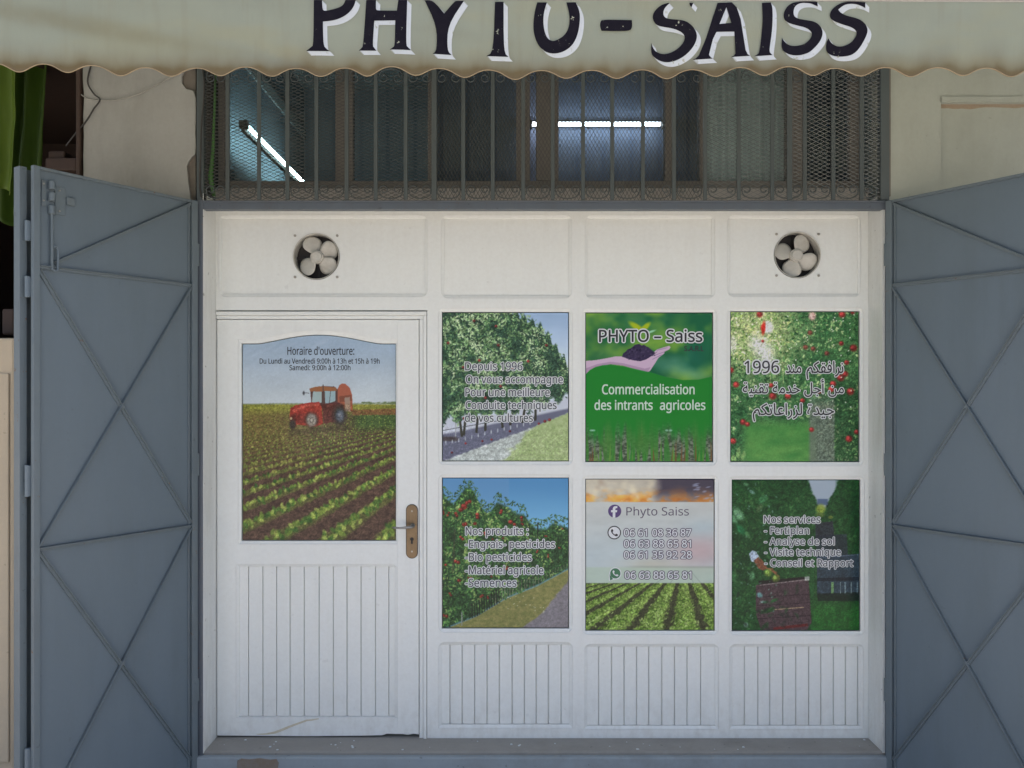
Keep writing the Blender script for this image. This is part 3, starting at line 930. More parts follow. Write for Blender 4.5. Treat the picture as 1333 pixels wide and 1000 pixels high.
for a, b in zip(bays[:-1], bays[1:]):
    xa, xb = PX(a + 3.5, YF), PX(b - 3.5, YF)
    for zb, up in ((ZG0 + 0.002, 1), (PZ(107, YF) + 0.045 + 0.022, -1)):
        mb = MB(); mb.tube([(x, YF + 0.006, z) for x, z in scroll(xa, xb, zb, up)], 0.0028, 5)
        mb.build('scroll', M['bars'], gr, smooth=True)
def mesh_panel(x0, x1, dx, dz, y, wd=0.0022):
    """expanded metal: two families of slanting strands clipped to the panel"""
    mb = MB()
    z0, z1 = ZG0 + 0.001, ZG1 - 0.03
    for sgn in (1, -1):
        s = sgn * dz / dx
        hgt = abs(s) * (x1 - x0)
        c = z0 - hgt if sgn > 0 else z0
        k = 0
        while True:
            zc = (z0 - hgt if sgn > 0 else z0) + k * dz
            k += 1
            # line z = zc + s (x - x0)
            if zc > (z1 if sgn > 0 else z1 + hgt):
                break
            xa, xb = x0, x1
            za, zb2 = zc, zc + s * (x1 - x0)
            lo, hi = (z0, z1)
            def clip(z): return x0 + (z - zc) / s
            if sgn > 0:
                if za < lo: xa = clip(lo)
                if zb2 > hi: xb = clip(hi)
            else:
                if za > hi: xa = clip(hi)
                if zb2 < lo: xb = clip(lo)
            if xb - xa < 1e-4: continue
            mb.bar((xa, y + (0.0012 if sgn > 0 else 0), zc + s * (xa - x0)), (xb, y + (0.0012 if sgn > 0 else 0), zc + s * (xb - x0)), wd, 0.0012, (0, 1, 0))
    return mb
for a, b, dx, dz in ((265, 562.5, 0.0370, 0.0160), (563.5, 914, 0.0170, 0.0310), (915, 1146, 0.0380, 0.0185)):
    mesh_panel(PX(a, YF), PX(b, YF), dx, dz, YF + 0.010).build('wire_mesh', M['wire' if a < 900 else 'wire_lit'], gr, recalc=False)
mb = MB(); pts = [(PX(x, -0.12), -0.12, PZ(y, -0.12)) for x, y in ((281, 80), (279, 150), (277, 200), (274, 232), (279, 256))]
mb.tube(pts, [0.006, 0.006, 0.008, 0.012, 0.008], 8)
tag(mb.build('strap', M['green_cord'], None, smooth=True), 'thin green strap hanging behind the left end of the grille', 'strap')

# ------------------------------------------------------------------ cables on the pillar
def cable(name, pts, r, mat, y, label):
    ctrl = [Vector((PX(a, y + o), y + o, PZ(b, y + o))) for a, b, o in pts]
    out = []
    for i in range(len(ctrl) - 1):
        p0, p1, p2, p3 = ctrl[max(0, i - 1)], ctrl[i], ctrl[i + 1], ctrl[min(len(ctrl) - 1, i + 2)]
        for k in range(6):
            u = k / 6
            out.append(0.5 * ((2 * p1) + (p2 - p0) * u + (2 * p0 - 5 * p1 + 4 * p2 - p3) * u * u + (3 * p1 - p0 - 3 * p2 + p3) * u ** 3))
    out.append(ctrl[-1])
    mb = MB(); mb.tube(out, r, 8)
    tag(mb.build(name, mat, None, smooth=True), label, 'cable', 'cables on the pillar')
cable('cable', [(104, 122, -0.004), (118, 129.5, -0.006), (150, 130.5, -0.014), (182, 122, -0.016), (205, 110, -0.014), (232, 96, -0.01), (256, 88, -0.006), (280, 80, -0.02)], 0.0028, M['cable_white'], YW, 'pale cable sagging across the plaster pillar under the awning')
cable('cable', [(86, 190, 0.02), (100, 172, -0.006), (112, 158, -0.008), (122, 142, -0.010), (130, 130, -0.012), (122, 122, -0.010), (114, 106, -0.008), (120, 80, -0.006)], 0.0034, M['cable_dark'], YW, 'dark cable bent around the left corner of the pillar')
cable('cable', [(262, 84, -0.03), (265.5, 105, -0.03), (265, 130, -0.03), (262, 165, -0.03), (261, 200, -0.028), (260, 240, -0.026), (262, 257, -0.026)], 0.0038, M['cable_dark'], YW, 'dark cable hanging along the left edge of the grille')

# ------------------------------------------------------------------ awning
YA = -1.14
AX0, AX1 = -2.75, 2.75
aw = thing('awning', 'pale green canvas awning with scalloped stained valance and painted shop name', 'awning')
def vy(x, z):
    """gentle folds of the hanging cloth"""
    x = np.asarray(x, float); z = np.asarray(z, float)
    k = np.clip((PZ(0, YA) - z) / 0.3, 0, 1)
    return YA + k * (0.013 * np.sin(x * 4.7 + 0.6) + 0.008 * np.sin(x * 10.3 + 2.0) + 0.004 * np.sin(x * 23.0 + 1.0) + 0.010 * np.exp(-((x + 1.35 - 0.9 * k) / 0.09) ** 2) - 0.008 * np.exp(-((x - 1.62 + 0.5 * k) / 0.07) ** 2)) + 0.012 * k
def edge_py(px):
    base = 90.0 + 4.2 * np.exp(-((px - 760) / 420.0) ** 2) - 2.0 * np.exp(-((px - 20) / 160.0) ** 2)
    w = np.cos(2 * np.pi * (px - 414 + 3 * np.sin(px * 0.013)) / 64.6)
    return base + 5.4 * w + 1.2 * w * w - 0.6
nx, nz = 1500, 34
Xp = np.linspace(AX0, AX1, nx)
pxs = Xp * F / (D + YA) + 666.5
tilt = 2.6 * (pxs - 666) / 666.0 + 0.6      # the fold drops a little to the right
zt = PZ(0, YA) - tilt * (D + YA) / F
zbm = np.array([PZ(v, YA) for v in edge_py(pxs)])
V = np.linspace(0, 1, nz)[:, None]
Zv = zt[None] + (zbm - zt)[None] * V
Xv = np.tile(Xp, (nz, 1))
Pv = np.stack([Xv, vy(Xv, Zv), Zv], -1)
PXm = np.tile(pxs, (nz, 1)); PYm = 510 - (Zv - H) * F / (D + YA)
dist = (np.tile(edge_py(pxs), (nz, 1)) - PYm)
base = np.array([0.345, 0.375, 0.295])
cloth = base[None, None] * (0.93 + 0.14 * fbm(PXm / 90, PYm / 40)[..., None])
yel = smooth(0.5, 0.75, fbm(PXm / 160 + 3, PYm / 45, 4))[..., None]
cloth = cloth * (1 - 0.45 * yel) + np.array([0.38, 0.375, 0.245]) * 0.45 * yel
band = np.exp(-np.clip(dist, 0, None) / (11 + 10 * (fbm(PXm / 34, PYm / 200) - 0.3)))
w = np.cos(2 * np.pi * (PXm - 414) / 64.6)
band = np.clip(band * (1.0 + 0.35 * w) * (0.95 + 0.8 * fbm(PXm / 20, PYm / 30 + 9, 3)), 0, 1)[..., None]
brown = np.array([0.145, 0.095, 0.032])
cloth = cloth * (1 - 0.9 * band) + brown * 0.9 * band
run = smooth(0.60, 0.8, fbm(PXm / 12 + 40, PYm / 160, 3))[..., None] * 0.07
cloth = cloth * (1 - run) + brown * 1.4 * run
for (cx_, cy_, sx_, sy_, am) in ((60, 20, 130, 14, .5), (120, 38, 120, 10, .4), (215, 52, 70, 9, .35), (600, 45, 80, 8, .15), (1200, 82, 120, 8, .3)):
    k = am * np.exp(-((PXm - cx_) / sx_) ** 2 - ((PYm - cy_ - 0.16 * (PXm - cx_)) / sy_) ** 2)[..., None] * (0.5 + fbm(PXm / 30, PYm / 20)[..., None])
    k = np.clip(k, 0, 1)
    cloth = cloth * (1 - k) + np.array([0.25, 0.24, 0.15]) * k
o = grid_mesh('valance', Pv, M['awning'], aw, cloth)
mb = MB()
mb.tube([(Xp[i], vy(Xp[i], zbm[i]) - 0.001, zbm[i]) for i in range(0, nx, 3)], 0.0019, 6)
M['piping'] = painted('stained_piping', (0.34, 0.26, 0.15), (0.2, 0.13, 0.06), 0.85, (40, 40, 40), 0.8)
mb.build('piping', M['piping'], aw, smooth=True)
# roof of the awning and its front tube
nr = 24
V = np.linspace(0, 1, nr)[:, None]
Yc = YA + (-0.2 - YA) * (1 - V) + 0.0 * Xv[:1]
Zc = zt[None] + 0.012 + 0.50 * (1 - V) - 0.05 * np.sin(V * np.pi)
Xc = np.tile(Xp, (nr, 1))[:, ::6]; Yc = np.tile(Yc, (1, 1))[:, ::6]; Zc = Zc[:, ::6]
cc = base[None, None] * (0.9 + 0.2 * fbm(Xc * 3, Yc * 6)[..., None])
grid_mesh('canopy', np.stack([Xc, Yc, Zc], -1), M['awning'], aw, cc)
mb = MB(); mb.tube([(Xp[i], YA + 0.012, zt[i] + 0.010) for i in range(0, nx, 20)], 0.013, 10)
mb.build('front_tube', M['dull_metal'], aw, smooth=True)
for x in (-2.66, 2.66):
    mb = MB(); mb.tube([(x, YA + 0.02, PZ(0, YA)), (x * 0.97, -0.65, PZ(0, YA) + 0.10), (x, -0.2, PZ(0, YA) + 0.05)], 0.016, 10)
    mb.build('arm', M['dull_metal'], aw)

# hand-painted letters
LT = {
 'P': (6.665, 390, [[(125, 4), (120, 390), (98, 408), (55, 440), (265, 445), (232, 425), (205, 390), (203, 190), (300, 180), (380, 150), (440, 105), (475, 55), (490, 4), (400, 4), (380, 50), (330, 75), (240, 97), (210, 97), (200, 80), (197, 4)]]),
 'H': (6.665, 390, [[(580, 4), (553, 400), (535, 422), (515, 440), (670, 447), (648, 420), (635, 400), (650, 185), (832, 185), (830, 405), (812, 422), (785, 440), (970, 445), (945, 422), (925, 400), (935, 4), (858, 4), (845, 98), (680, 98), (662, 85), (665, 4)]]),
 'Y': (1, 0, [[(553, 1.2), (564, 1.2), (578.3, 18), (591, 3.5), (594, 1.6), (604, 1.8), (583, 33), (582, 66), (588, 71.5), (563.3, 70.5), (568.8, 66), (568.5, 34)]]),
 'T': (1, 0, [[(644.4, 3), (642.1, 66.5), (633, 72), (662, 72), (655.6, 66.5), (655.6, 3)]]),
 'O': (5.332, 590, [[(583, 20), (565, 80), (555, 170), (562, 240), (590, 310), (640, 355), (700, 370), (770, 355), (830, 310), (865, 240), (880, 150), (878, 80), (850, 20), (785, 20), (805, 90), (808, 160), (795, 210), (765, 250), (720, 275), (690, 283), (655, 265), (635, 220), (625, 160), (628, 90), (650, 20)]]),
 'S1': (7.841, 840, [[(240, 32), (170, 50), (110, 95), (75, 150), (78, 200), (100, 240), (135, 262), (180, 272), (280, 285), (360, 315), (400, 350), (408, 390), (385, 440), (330, 495), (250, 535), (180, 545), (110, 520), (80, 480), (65, 430), (62, 545), (110, 590), (180, 620), (250, 625), (340, 600), (430, 545), (500, 465), (530, 390), (525, 330), (490, 270), (430, 220), (360, 200), (250, 195), (200, 180), (180, 140), (195, 85), (245, 38)], [(448, 33), (490, 33), (470, 78), (452, 56)]]),
 'A': (7.841, 840, [[(735, 35), (690, 170), (620, 390), (550, 560), (520, 590), (485, 603), (690, 600), (668, 585), (650, 560), (690, 400), (725, 330), (905, 330), (915, 555), (900, 575), (870, 590), (1065, 578), (1040, 560), (1020, 520), (970, 200), (930, 80), (880, 30)], 'hole', [(825, 80), (755, 250), (875, 240)]]),
 'I': (7.841, 980, [[(90, 35), (98, 200), (80, 400), (60, 545), (40, 565), (10, 582), (195, 572), (178, 556), (165, 540), (165, 500), (195, 300), (200, 90), (180, 30)]]),
 'S2': (7.841, 980, [[(430, 26), (380, 45), (340, 80), (308, 140), (312, 210), (360, 245), (450, 270), (540, 290), (595, 330), (600, 370), (570, 420), (510, 465), (430, 482), (360, 475), (310, 430), (290, 395), (283, 510), (330, 555), (400, 578), (480, 575), (570, 545), (650, 470), (700, 400), (715, 330), (690, 270), (630, 225), (540, 212), (460, 200), (415, 175), (408, 120), (430, 62), (490, 34), (580, 37), (630, 60), (660, 72), (655, 26), (560, 20)]]),
 'S3': (7.841, 980, [[(930, 26), (870, 48), (820, 85), (785, 130), (785, 185), (830, 220), (920, 250), (1010, 275), (1060, 310), (1065, 350), (1030, 410), (970, 455), (880, 475), (820, 450), (790, 420), (775, 390), (750, 430), (748, 525), (800, 560), (870, 572), (960, 568), (1040, 545), (1110, 470), (1180, 330), (1165, 260), (1110, 205), (1040, 180), (950, 160), (890, 130), (870, 100), (930, 52), (1010, 40), (1090, 56), (1145, 86), (1145, 28), (1000, 20)]]),
 '-': (5.332, 590, [[(1022, 150), (1035, 135), (1240, 140), (1243, 190), (1225, 216), (1030, 212), (1018, 180)]]),
}
def chaikin(p, hard=60):
    """round the hand-painted outline a little, keeping sharp corners"""
    out = []
    n = len(p)
    for i in range(n):
        a, b, c = np.array(p[i - 1]), np.array(p[i]), np.array(p[(i + 1) % n])
        u, v = (b - a) / (np.linalg.norm(b - a) + 1e-9), (c - b) / (np.linalg.norm(c - b) + 1e-9)
        ang = math.degrees(math.acos(max(-1, min(1, float(u @ v)))))
        if ang > hard:
            out.append(tuple(b))
        else:
            out.append(tuple(b + (a - b) * 0.25)); out.append(tuple(b + (c - b) * 0.25))
    return out
def sign_poly(mb, loops, off, lift):
    bm = bmesh.new()
    vl = [[Vector((a + off, b + off, 0)) for a, b in lp] for lp in loops]
    tr = tessellate_polygon(vl)
    fl = [bm.verts.new(p) for lp in vl for p in lp]
    for t in tr:
        try: bm.faces.new([fl[i] for i in t])
        except ValueError: pass
    xs = [v.co.x for v in fl]; ys = [v.co.y for v in fl]
    for x in np.arange(min(xs) + 4, max(xs), 6.0):
        bmesh.ops.bisect_plane(bm, geom=bm.verts[:] + bm.edges[:] + bm.faces[:], plane_co=(x, 0, 0), plane_no=(1, 0, 0))
    for y in np.arange(min(ys) + 5, max(ys), 12.0):
        bmesh.ops.bisect_plane(bm, geom=bm.verts[:] + bm.edges[:] + bm.faces[:], plane_co=(0, y, 0), plane_no=(0, 1, 0))
    bm.verts.index_update()
    vs = []
    for v in bm.verts:
        x, z = PX(v.co.x, YA), PZ(v.co.y, YA)
        vs.append((x, float(vy(x, z)) - lift, z))
    fs = []
    for f in bm.faces:
        ids = [v.index for v in f.verts]
        a, b, c = (Vector(vs[i]) for i in ids[:3])
        if (b - a).cross(c - a).y > 0: ids = ids[::-1]
        fs.append(tuple(ids))
    bm.free()
    mb.add(vs, fs)
for key, (s, ox, ls) in LT.items():
    mb = MB()
    hole = 'hole' in ls
    loops = [[(a / s + ox, b / s) for a, b in lp] for lp in ls if lp != 'hole']
    if key != 'A':
        loops = [chaikin(chaikin(lp)) for lp in loops]
    grp = [loops] if hole else [[lp] for lp in loops]
    for g_ in grp:
        if key != '-':
            mb.mi = 1
            for k in range(1, 6):
                sign_poly(mb, g_, 1.1 * k, 0.0030 - 0.0003 * k)
        mb.mi = 0
        sign_poly(mb, g_, 0.0, 0.0036)
    mb.build('letter', [M['letter_black'], M['letter_white']], aw, recalc=False)

# ------------------------------------------------------------------ printed pictures: a small painter on a colour grid
class Canvas:
    def __init__(self, x0, y0, x1, y1, k=1.6):
        self.x0, self.y0, self.x1, self.y1 = x0, y0, x1, y1
        self.w, self.h = int((x1 - x0) * k) + 1, int((y1 - y0) * k) + 1
        self.kx, self.ky = (self.w - 1) / (x1 - x0), (self.h - 1) / (y1 - y0)
        self.X, self.Y = np.meshgrid(np.linspace(x0, x1, self.w), np.linspace(y0, y1, self.h))
        self.c = np.zeros((self.h, self.w, 3))
    def put(self, a, col, sl=None):
        tgt = self.c if sl is None else self.c[sl]
        a = np.asarray(a)[..., None]
        tgt[...] = tgt * (1 - a) + np.asarray(col) * a
    def box(self, xa, ya, xb, yb):
        i0, i1 = max(0, int((ya - self.y0) * self.ky)), min(self.h, int((yb - self.y0) * self.ky) + 2)
        j0, j1 = max(0, int((xa - self.x0) * self.kx)), min(self.w, int((xb - self.x0) * self.kx) + 2)
        if i1 <= i0 or j1 <= j0: return None
        return (slice(i0, i1), slice(j0, j1))
    def ell(self, cx, cy, rx, ry, ang, col, a=1.0, soft=0.35):
        r = max(rx, ry) * (1 + soft) + 1
        sl = self.box(cx - r, cy - r, cx + r, cy + r)
        if sl is None: return
        dx, dy = self.X[sl] - cx, self.Y[sl] - cy
        ca, sa = math.cos(ang), math.sin(ang)
        q = np.sqrt(((dx * ca + dy * sa) / rx) ** 2 + ((-dx * sa + dy * ca) / ry) ** 2)
        self.put(np.clip((1 + soft - q) / (2 * soft), 0, 1) * a, col, sl)
    def poly(self, pts, col, a=1.0):
        xs, ys = [p[0] for p in pts], [p[1] for p in pts]
        sl = self.box(min(xs) - 1, min(ys) - 1, max(xs) + 1, max(ys) + 1)
        if sl is None: return
        X, Y = self.X[sl], self.Y[sl]
        acc = 0
        for ox, oy in ((-.2, -.2), (.2, -.2), (-.2, .2), (.2, .2)):
            ins = np.zeros(X.shape, bool)
            for i in range(len(pts)):
                (xa, ya), (xb, yb) = pts[i - 1], pts[i]
                if ya == yb: continue
                cr = ((ya > Y + oy) != (yb > Y + oy)) & (X + ox < (xb - xa) * (Y + oy - ya) / (yb - ya) + xa)
                ins ^= cr
            acc = acc + ins * 0.25
        self.put(acc * a, col, sl)
    def line(self, p, q, w, col, a=1.0):
        d = np.array(q, float) - np.array(p, float); L = np.linalg.norm(d) + 1e-9
        n = np.array([-d[1], d[0]]) / L * w / 2
        p, q = np.array(p, float), np.array(q, float)
        self.poly([tuple(p + n), tuple(q + n), tuple(q - n), tuple(p - n)], col, a)
    def leaves(self, n, region, pal, size, rg, asp=0.42, a=0.9, ang=None):
        """n leaf strokes where region(x, y) holds; pal(x, y, r) gives the colour"""
        k = 0; tries = 0
        while k < n and tries < n * 8:
            tries += 1
            x, y = rg.uniform(self.x0, self.x1), rg.uniform(self.y0, self.y1)
            if not region(x, y): continue
            s = size(x, y) * rg.uniform(0.6, 1.35)
            an = rg.uniform(0, math.pi) if ang is None else rg.gauss(ang, 0.5)
            self.ell(x, y, s, s * asp, an, pal(x, y, rg.random()), a)
            k += 1
    def apple(self, x, y, r, rg, c=(0.60, 0.10, 0.09)):
        c = np.array(c) * rg.uniform(0.8, 1.15)
        self.ell(x, y, r, r * 0.95, 0, np.clip(c * 0.8, 0, 1), 0.95)
        self.ell(x - r * .25, y - r * .25, r * .5, r * .45, 0, np.clip(c * 1.25 + 0.08, 0, 1), 0.7)
    def grain(self, amp, mask=None, f=1.0, seed=0):
        """fine light-and-dark detail, as in a printed photograph"""
        r = np.random.default_rng(seed)
        n = r.normal(0, 1, self.X.shape)
        n = n + 0.8 * (np.roll(n, 1, 0) + np.roll(n, 1, 1) + np.roll(n, (1, 1), (0, 1)))
        n = n + .6 * (np.roll(n, -1, 0) + np.roll(n, -1, 1))
        n = np.clip(n / n.std() * 0.8 + 1.6 * (fbm(self.X / (3.4 * f), self.Y / (2.8 * f), 3) - .5) * 2.2, -1.8, 2.4)
        m = 1.0 if mask is None else mask
        k = (1 + amp * n * m)[..., None]
        self.c = np.clip(self.c * k + (0.02 * amp * np.clip(n, 0, 3) * m)[..., None], 0, 1)
    def linear(self, gain=1.4):
        return np.clip(srgb(np.clip(self.c, 0, 1)) * gain, 0.004, 0.85)

def lerp(a, b, t):
    return np.array(a) * (1 - t) + np.array(b) * t
def pick(stops):
    return lambda r: np.array(stops[min(len(stops) - 1, int(r * len(stops)))])

def pic_orchard_wall():
    cv = Canvas(576, 406.5, 740.5, 600.5); rg = random.Random(21)
    X, Y = cv.X, cv.Y
    t = smooth(405, 500, Y)[..., None]
    cv.c[:] = lerp((0.55, 0.65, 0.77), (0.78, 0.83, 0.87), t) + 0.06 * (fbm(X / 30, Y / 14) - .5)[..., None]
    edge_x = [575, 660, 672, 684, 705, 718, 727, 736, 741]; edge_y = [380, 395, 407, 414, 424, 440, 456, 468, 480]
    top = lambda x: np.interp(x, edge_x, edge_y)
    bot = lambda x: np.interp(x, [575, 600, 640, 690, 741], [552, 550, 546, 535, 521])
    gnd = lambda x: np.interp(x, [575, 600, 640, 690, 741], [566, 562, 553, 543, 532])
    # lit sky under the crowns, then ground
    cv.put(smooth(-2, 2, Y - bot(X) + 6), (0.70, 0.72, 0.76))
    g1 = smooth(-2, 2, Y - gnd(X))
    cv.put(g1, (0.36, 0.37, 0.44))
    n = fbm(X / 4, Y / 3, 4)
    path = smooth(-1.5, 1.5, Y - np.interp(X, [575, 600, 640, 680, 741], [602, 592, 577, 562, 538]) + 3 * (n - .5))
    cv.c = cv.c * (1 - path[..., None]) + (np.array([0.66, 0.69, 0.67]) + 0.35 * (n - .5)[..., None]) * path[..., None]
    grass = smooth(-6, 6, X - np.interp(Y, [535, 560, 602], [705, 690, 655]) + 26 * (fbm(X / 14, Y / 9) - .5)) * path
    gc = lerp((0.46, 0.56, 0.30), (0.66, 0.71, 0.50), fbm(X / 3 + 50, Y / 3, 3)[..., None])
    cv.c = cv.c * (1 - .85 * grass[..., None]) + gc * .85 * grass[..., None]
    for x in (598, 606, 622, 632, 652, 668, 684, 698):
        y0 = bot(x) - 6; y1 = gnd(x) + 4
        cv.line((x, y0), (x - rg.uniform(-5, 6), y1 + 3), 3.2, (0.20, 0.20, 0.17))
    cv.line((576, 561), (690, 541), 0.9, (0.24, 0.26, 0.27)); cv.line((593, 546), (593, 577), 1.3, (0.55, 0.57, 0.58))
    for x in (576, 583, 590):
        cv.ell(x, 572, 7, 3, 0.1, (0.25, 0.22, 0.22), .8)
    fol = lambda x, y: top(x) + 4 * math.sin(x * .7) + rg.uniform(-6, 5) < y < bot(x) + 6 * math.sin(x * .33) + rg.uniform(-9, 2)
    dark = smooth(-2, 3, Y - top(X) + 5 * np.sin(X * .6)) * smooth(-2, 5, bot(X) - Y + 5 * np.sin(X * .33) - 3)
    cv.put(dark * .97, (0.16, 0.25, 0.19))
    pal = pick([(0.13, 0.22, 0.17), (0.16, 0.27, 0.20), (0.22, 0.34, 0.22), (0.30, 0.43, 0.27), (0.40, 0.53, 0.34), (0.52, 0.63, 0.44), (0.63, 0.72, 0.55)])
    def pc(x, y, r):
        q = float(fbm(np.array(x / 16.0), np.array(y / 14.0), 3))
        return pal(min(.999, max(0, r * .62 + (q - .5) * 1.7 + .22)))
    cv.leaves(3600, fol, pc, lambda x, y: 2.0 if x < 690 else 1.5, rg)
    for (x, y) in ((617, 417), (649, 449), (583, 446), (624, 469), (603, 478), (652, 503), (632, 518), (604, 545), (646, 424), (688, 470), (712, 449), (668, 480), (606, 578), (628, 575), (588, 590), (702, 552), (710, 549), (716, 547), (664, 562), (640, 573)):
        cv.apple(x, y, 2.0 if y < 550 else 1.5, rg, (0.44, 0.15, 0.15))
    for k in range(14):
        x = 580 + k * 8.5; cv.ell(x, gnd(x) + 12 - k * .3, .8, 2.6, 0, (0.68, 0.71, 0.73), .8)
    cv.grain(.20, np.clip(dark + .35 * (1 - dark) * smooth(545, 570, Y), 0, 1), seed=1)
    cv.c = cv.c * 0.94 + 0.035
    return cv

def pic_hand():
    cv = Canvas(763, 407.5, 928.5, 601.5); rg = random.Random(5)
    X, Y = cv.X, cv.Y
    q = fbm(X / 34 + 4, Y / 26, 3)[..., None]
    cv.c[:] = lerp((0.10, 0.34, 0.22), (0.40, 0.56, 0.22), smooth(.3, .72, q))
    for k in range(46):
        x, y = rg.uniform(762, 930), rg.uniform(405, 495)
        cv.ell(x, y, rg.uniform(5, 17), rg.uniform(4, 11), rg.uniform(0, 3), pick([(0.08, 0.31, 0.24), (0.14, 0.40, 0.28), (0.42, 0.58, 0.25), (0.10, 0.36, 0.34), (0.50, 0.62, 0.30), (0.05, 0.26, 0.18)])(rg.random()), .35, .9)
    for x, y in ((850, 468), (868, 478), (888, 482), (905, 488), (880, 470)):
        cv.ell(x, y, 11, 6, .1, (0.45, 0.64, 0.55), .4, .9)
    # plant
    for (tip, base, w) in (((821, 420), (838, 431), 3.6), ((846, 421), (835, 431), 3.2), ((853, 430), (842, 434), 1.4)):
        d = np.array(tip) - np.array(base)
        cv.ell((tip[0] + base[0]) / 2, (tip[1] + base[1]) / 2, np.linalg.norm(d) / 2 + 1, w, math.atan2(d[1], d[0]), (0.60, 0.66, 0.12) if w > 2 else (0.55, 0.75, 0.62), .95)
    # hand and forearm below the soil
    skin = (0.70, 0.61, 0.69)
    cv.poly([(762, 470), (775, 469), (790, 466.5), (801, 464.2), (812, 464), (822, 467), (836, 466), (848, 462), (856, 455), (864, 452.5), (872, 450.2), (874, 452), (872, 455), (866, 457.8), (866, 460), (858, 466), (853, 474), (847, 483), (843, 485), (836, 484), (826, 480), (812, 476), (795, 474), (778, 478), (766, 488), (762, 490)], skin)
    cv.poly([(762, 480), (778, 474), (795, 471), (812, 473), (828, 477), (840, 480), (848, 478), (844, 485), (836, 484), (826, 480), (812, 476), (795, 474), (778, 478), (766, 488), (762, 490)], (0.58, 0.48, 0.58), .8)
    for p, r_ in (((852, 463), (866, 458)), ((850, 468), (862, 462)), ((856, 456), (870, 452.5))):
        cv.line(p, r_, .8, (0.42, 0.33, 0.50), .7)
    pts = [(810, 464.5)]
    for k in range(15):
        x = 812 + k * 3.0
        pts.append((x, 464 - 15.5 * math.sin(math.pi * (k + .6) / 15.5) ** .8 + rg.uniform(-1.4, 1.2)))
    pts += [(857, 457), (850, 463), (842, 468), (834, 470.5), (824, 469)]
    cv.poly(pts, (0.19, 0.16, 0.26))
    for k in range(130):
        x, y = rg.uniform(815, 853), rg.uniform(450, 468)
        if y < 464 - 13.0 * math.sin(math.pi * (x - 810) / 47) ** .8 or y > 463 + (x < 840) * 5: continue
        cv.ell(x, y, 1.2, .8, rg.random() * 3, pick([(0.13, 0.11, 0.19), (0.27, 0.23, 0.33), (0.22, 0.19, 0.29)])(rg.random()), .8)
    # green wave with sprouts coming through at the foot
    top = np.interp(X, [762, 768, 775, 785, 796, 812, 830, 850, 868, 890, 910, 930], [488, 482, 478, 475.5, 475, 477, 481, 485.5, 491, 495, 494.5, 490])
    band = smooth(-.6, .6, Y - top)
    low = smooth(549, 580, Y + 34 * (fbm(X / 5.0, Y / 60, 3) - .5))
    gnd_c = lerp((0.24, 0.25, 0.22), (0.46, 0.46, 0.42), smooth(.34, .68, fbm(X / 3.4, Y / 2.0, 3))[..., None])
    stem = smooth(.46, .60, fbm(X / 7.0 + 7, Y / 70, 2))[..., None]
    gnd_c = gnd_c * (1 - .8 * stem) + lerp((0.13, 0.42, 0.15), (0.30, 0.47, 0.19), fbm(X / 12, Y / 60, 2)[..., None]) * .8 * stem
    cv.put(band, (0.115, 0.44, 0.155))
    cv.c = cv.c * (1 - (low * .9)[..., None]) + gnd_c * (low * .9)[..., None]
    for k in range(44):
        x = rg.uniform(763, 928); h_ = rg.uniform(12, 34); col = pick([(0.14, 0.43, 0.15), (0.22, 0.48, 0.17), (0.36, 0.52, 0.22), (0.40, 0.27, 0.16)])(rg.random())
        cv.poly([(x - 1.6, 602), (x + 1.4, 602), (x + rg.uniform(-2, 2), 602 - h_)], col, .75)
    for x in (770, 773, 869, 874):
        cv.ell(x, 561, 2.2, 1.2, 0, (0.62, 0.76, 0.72), .6)
    return cv

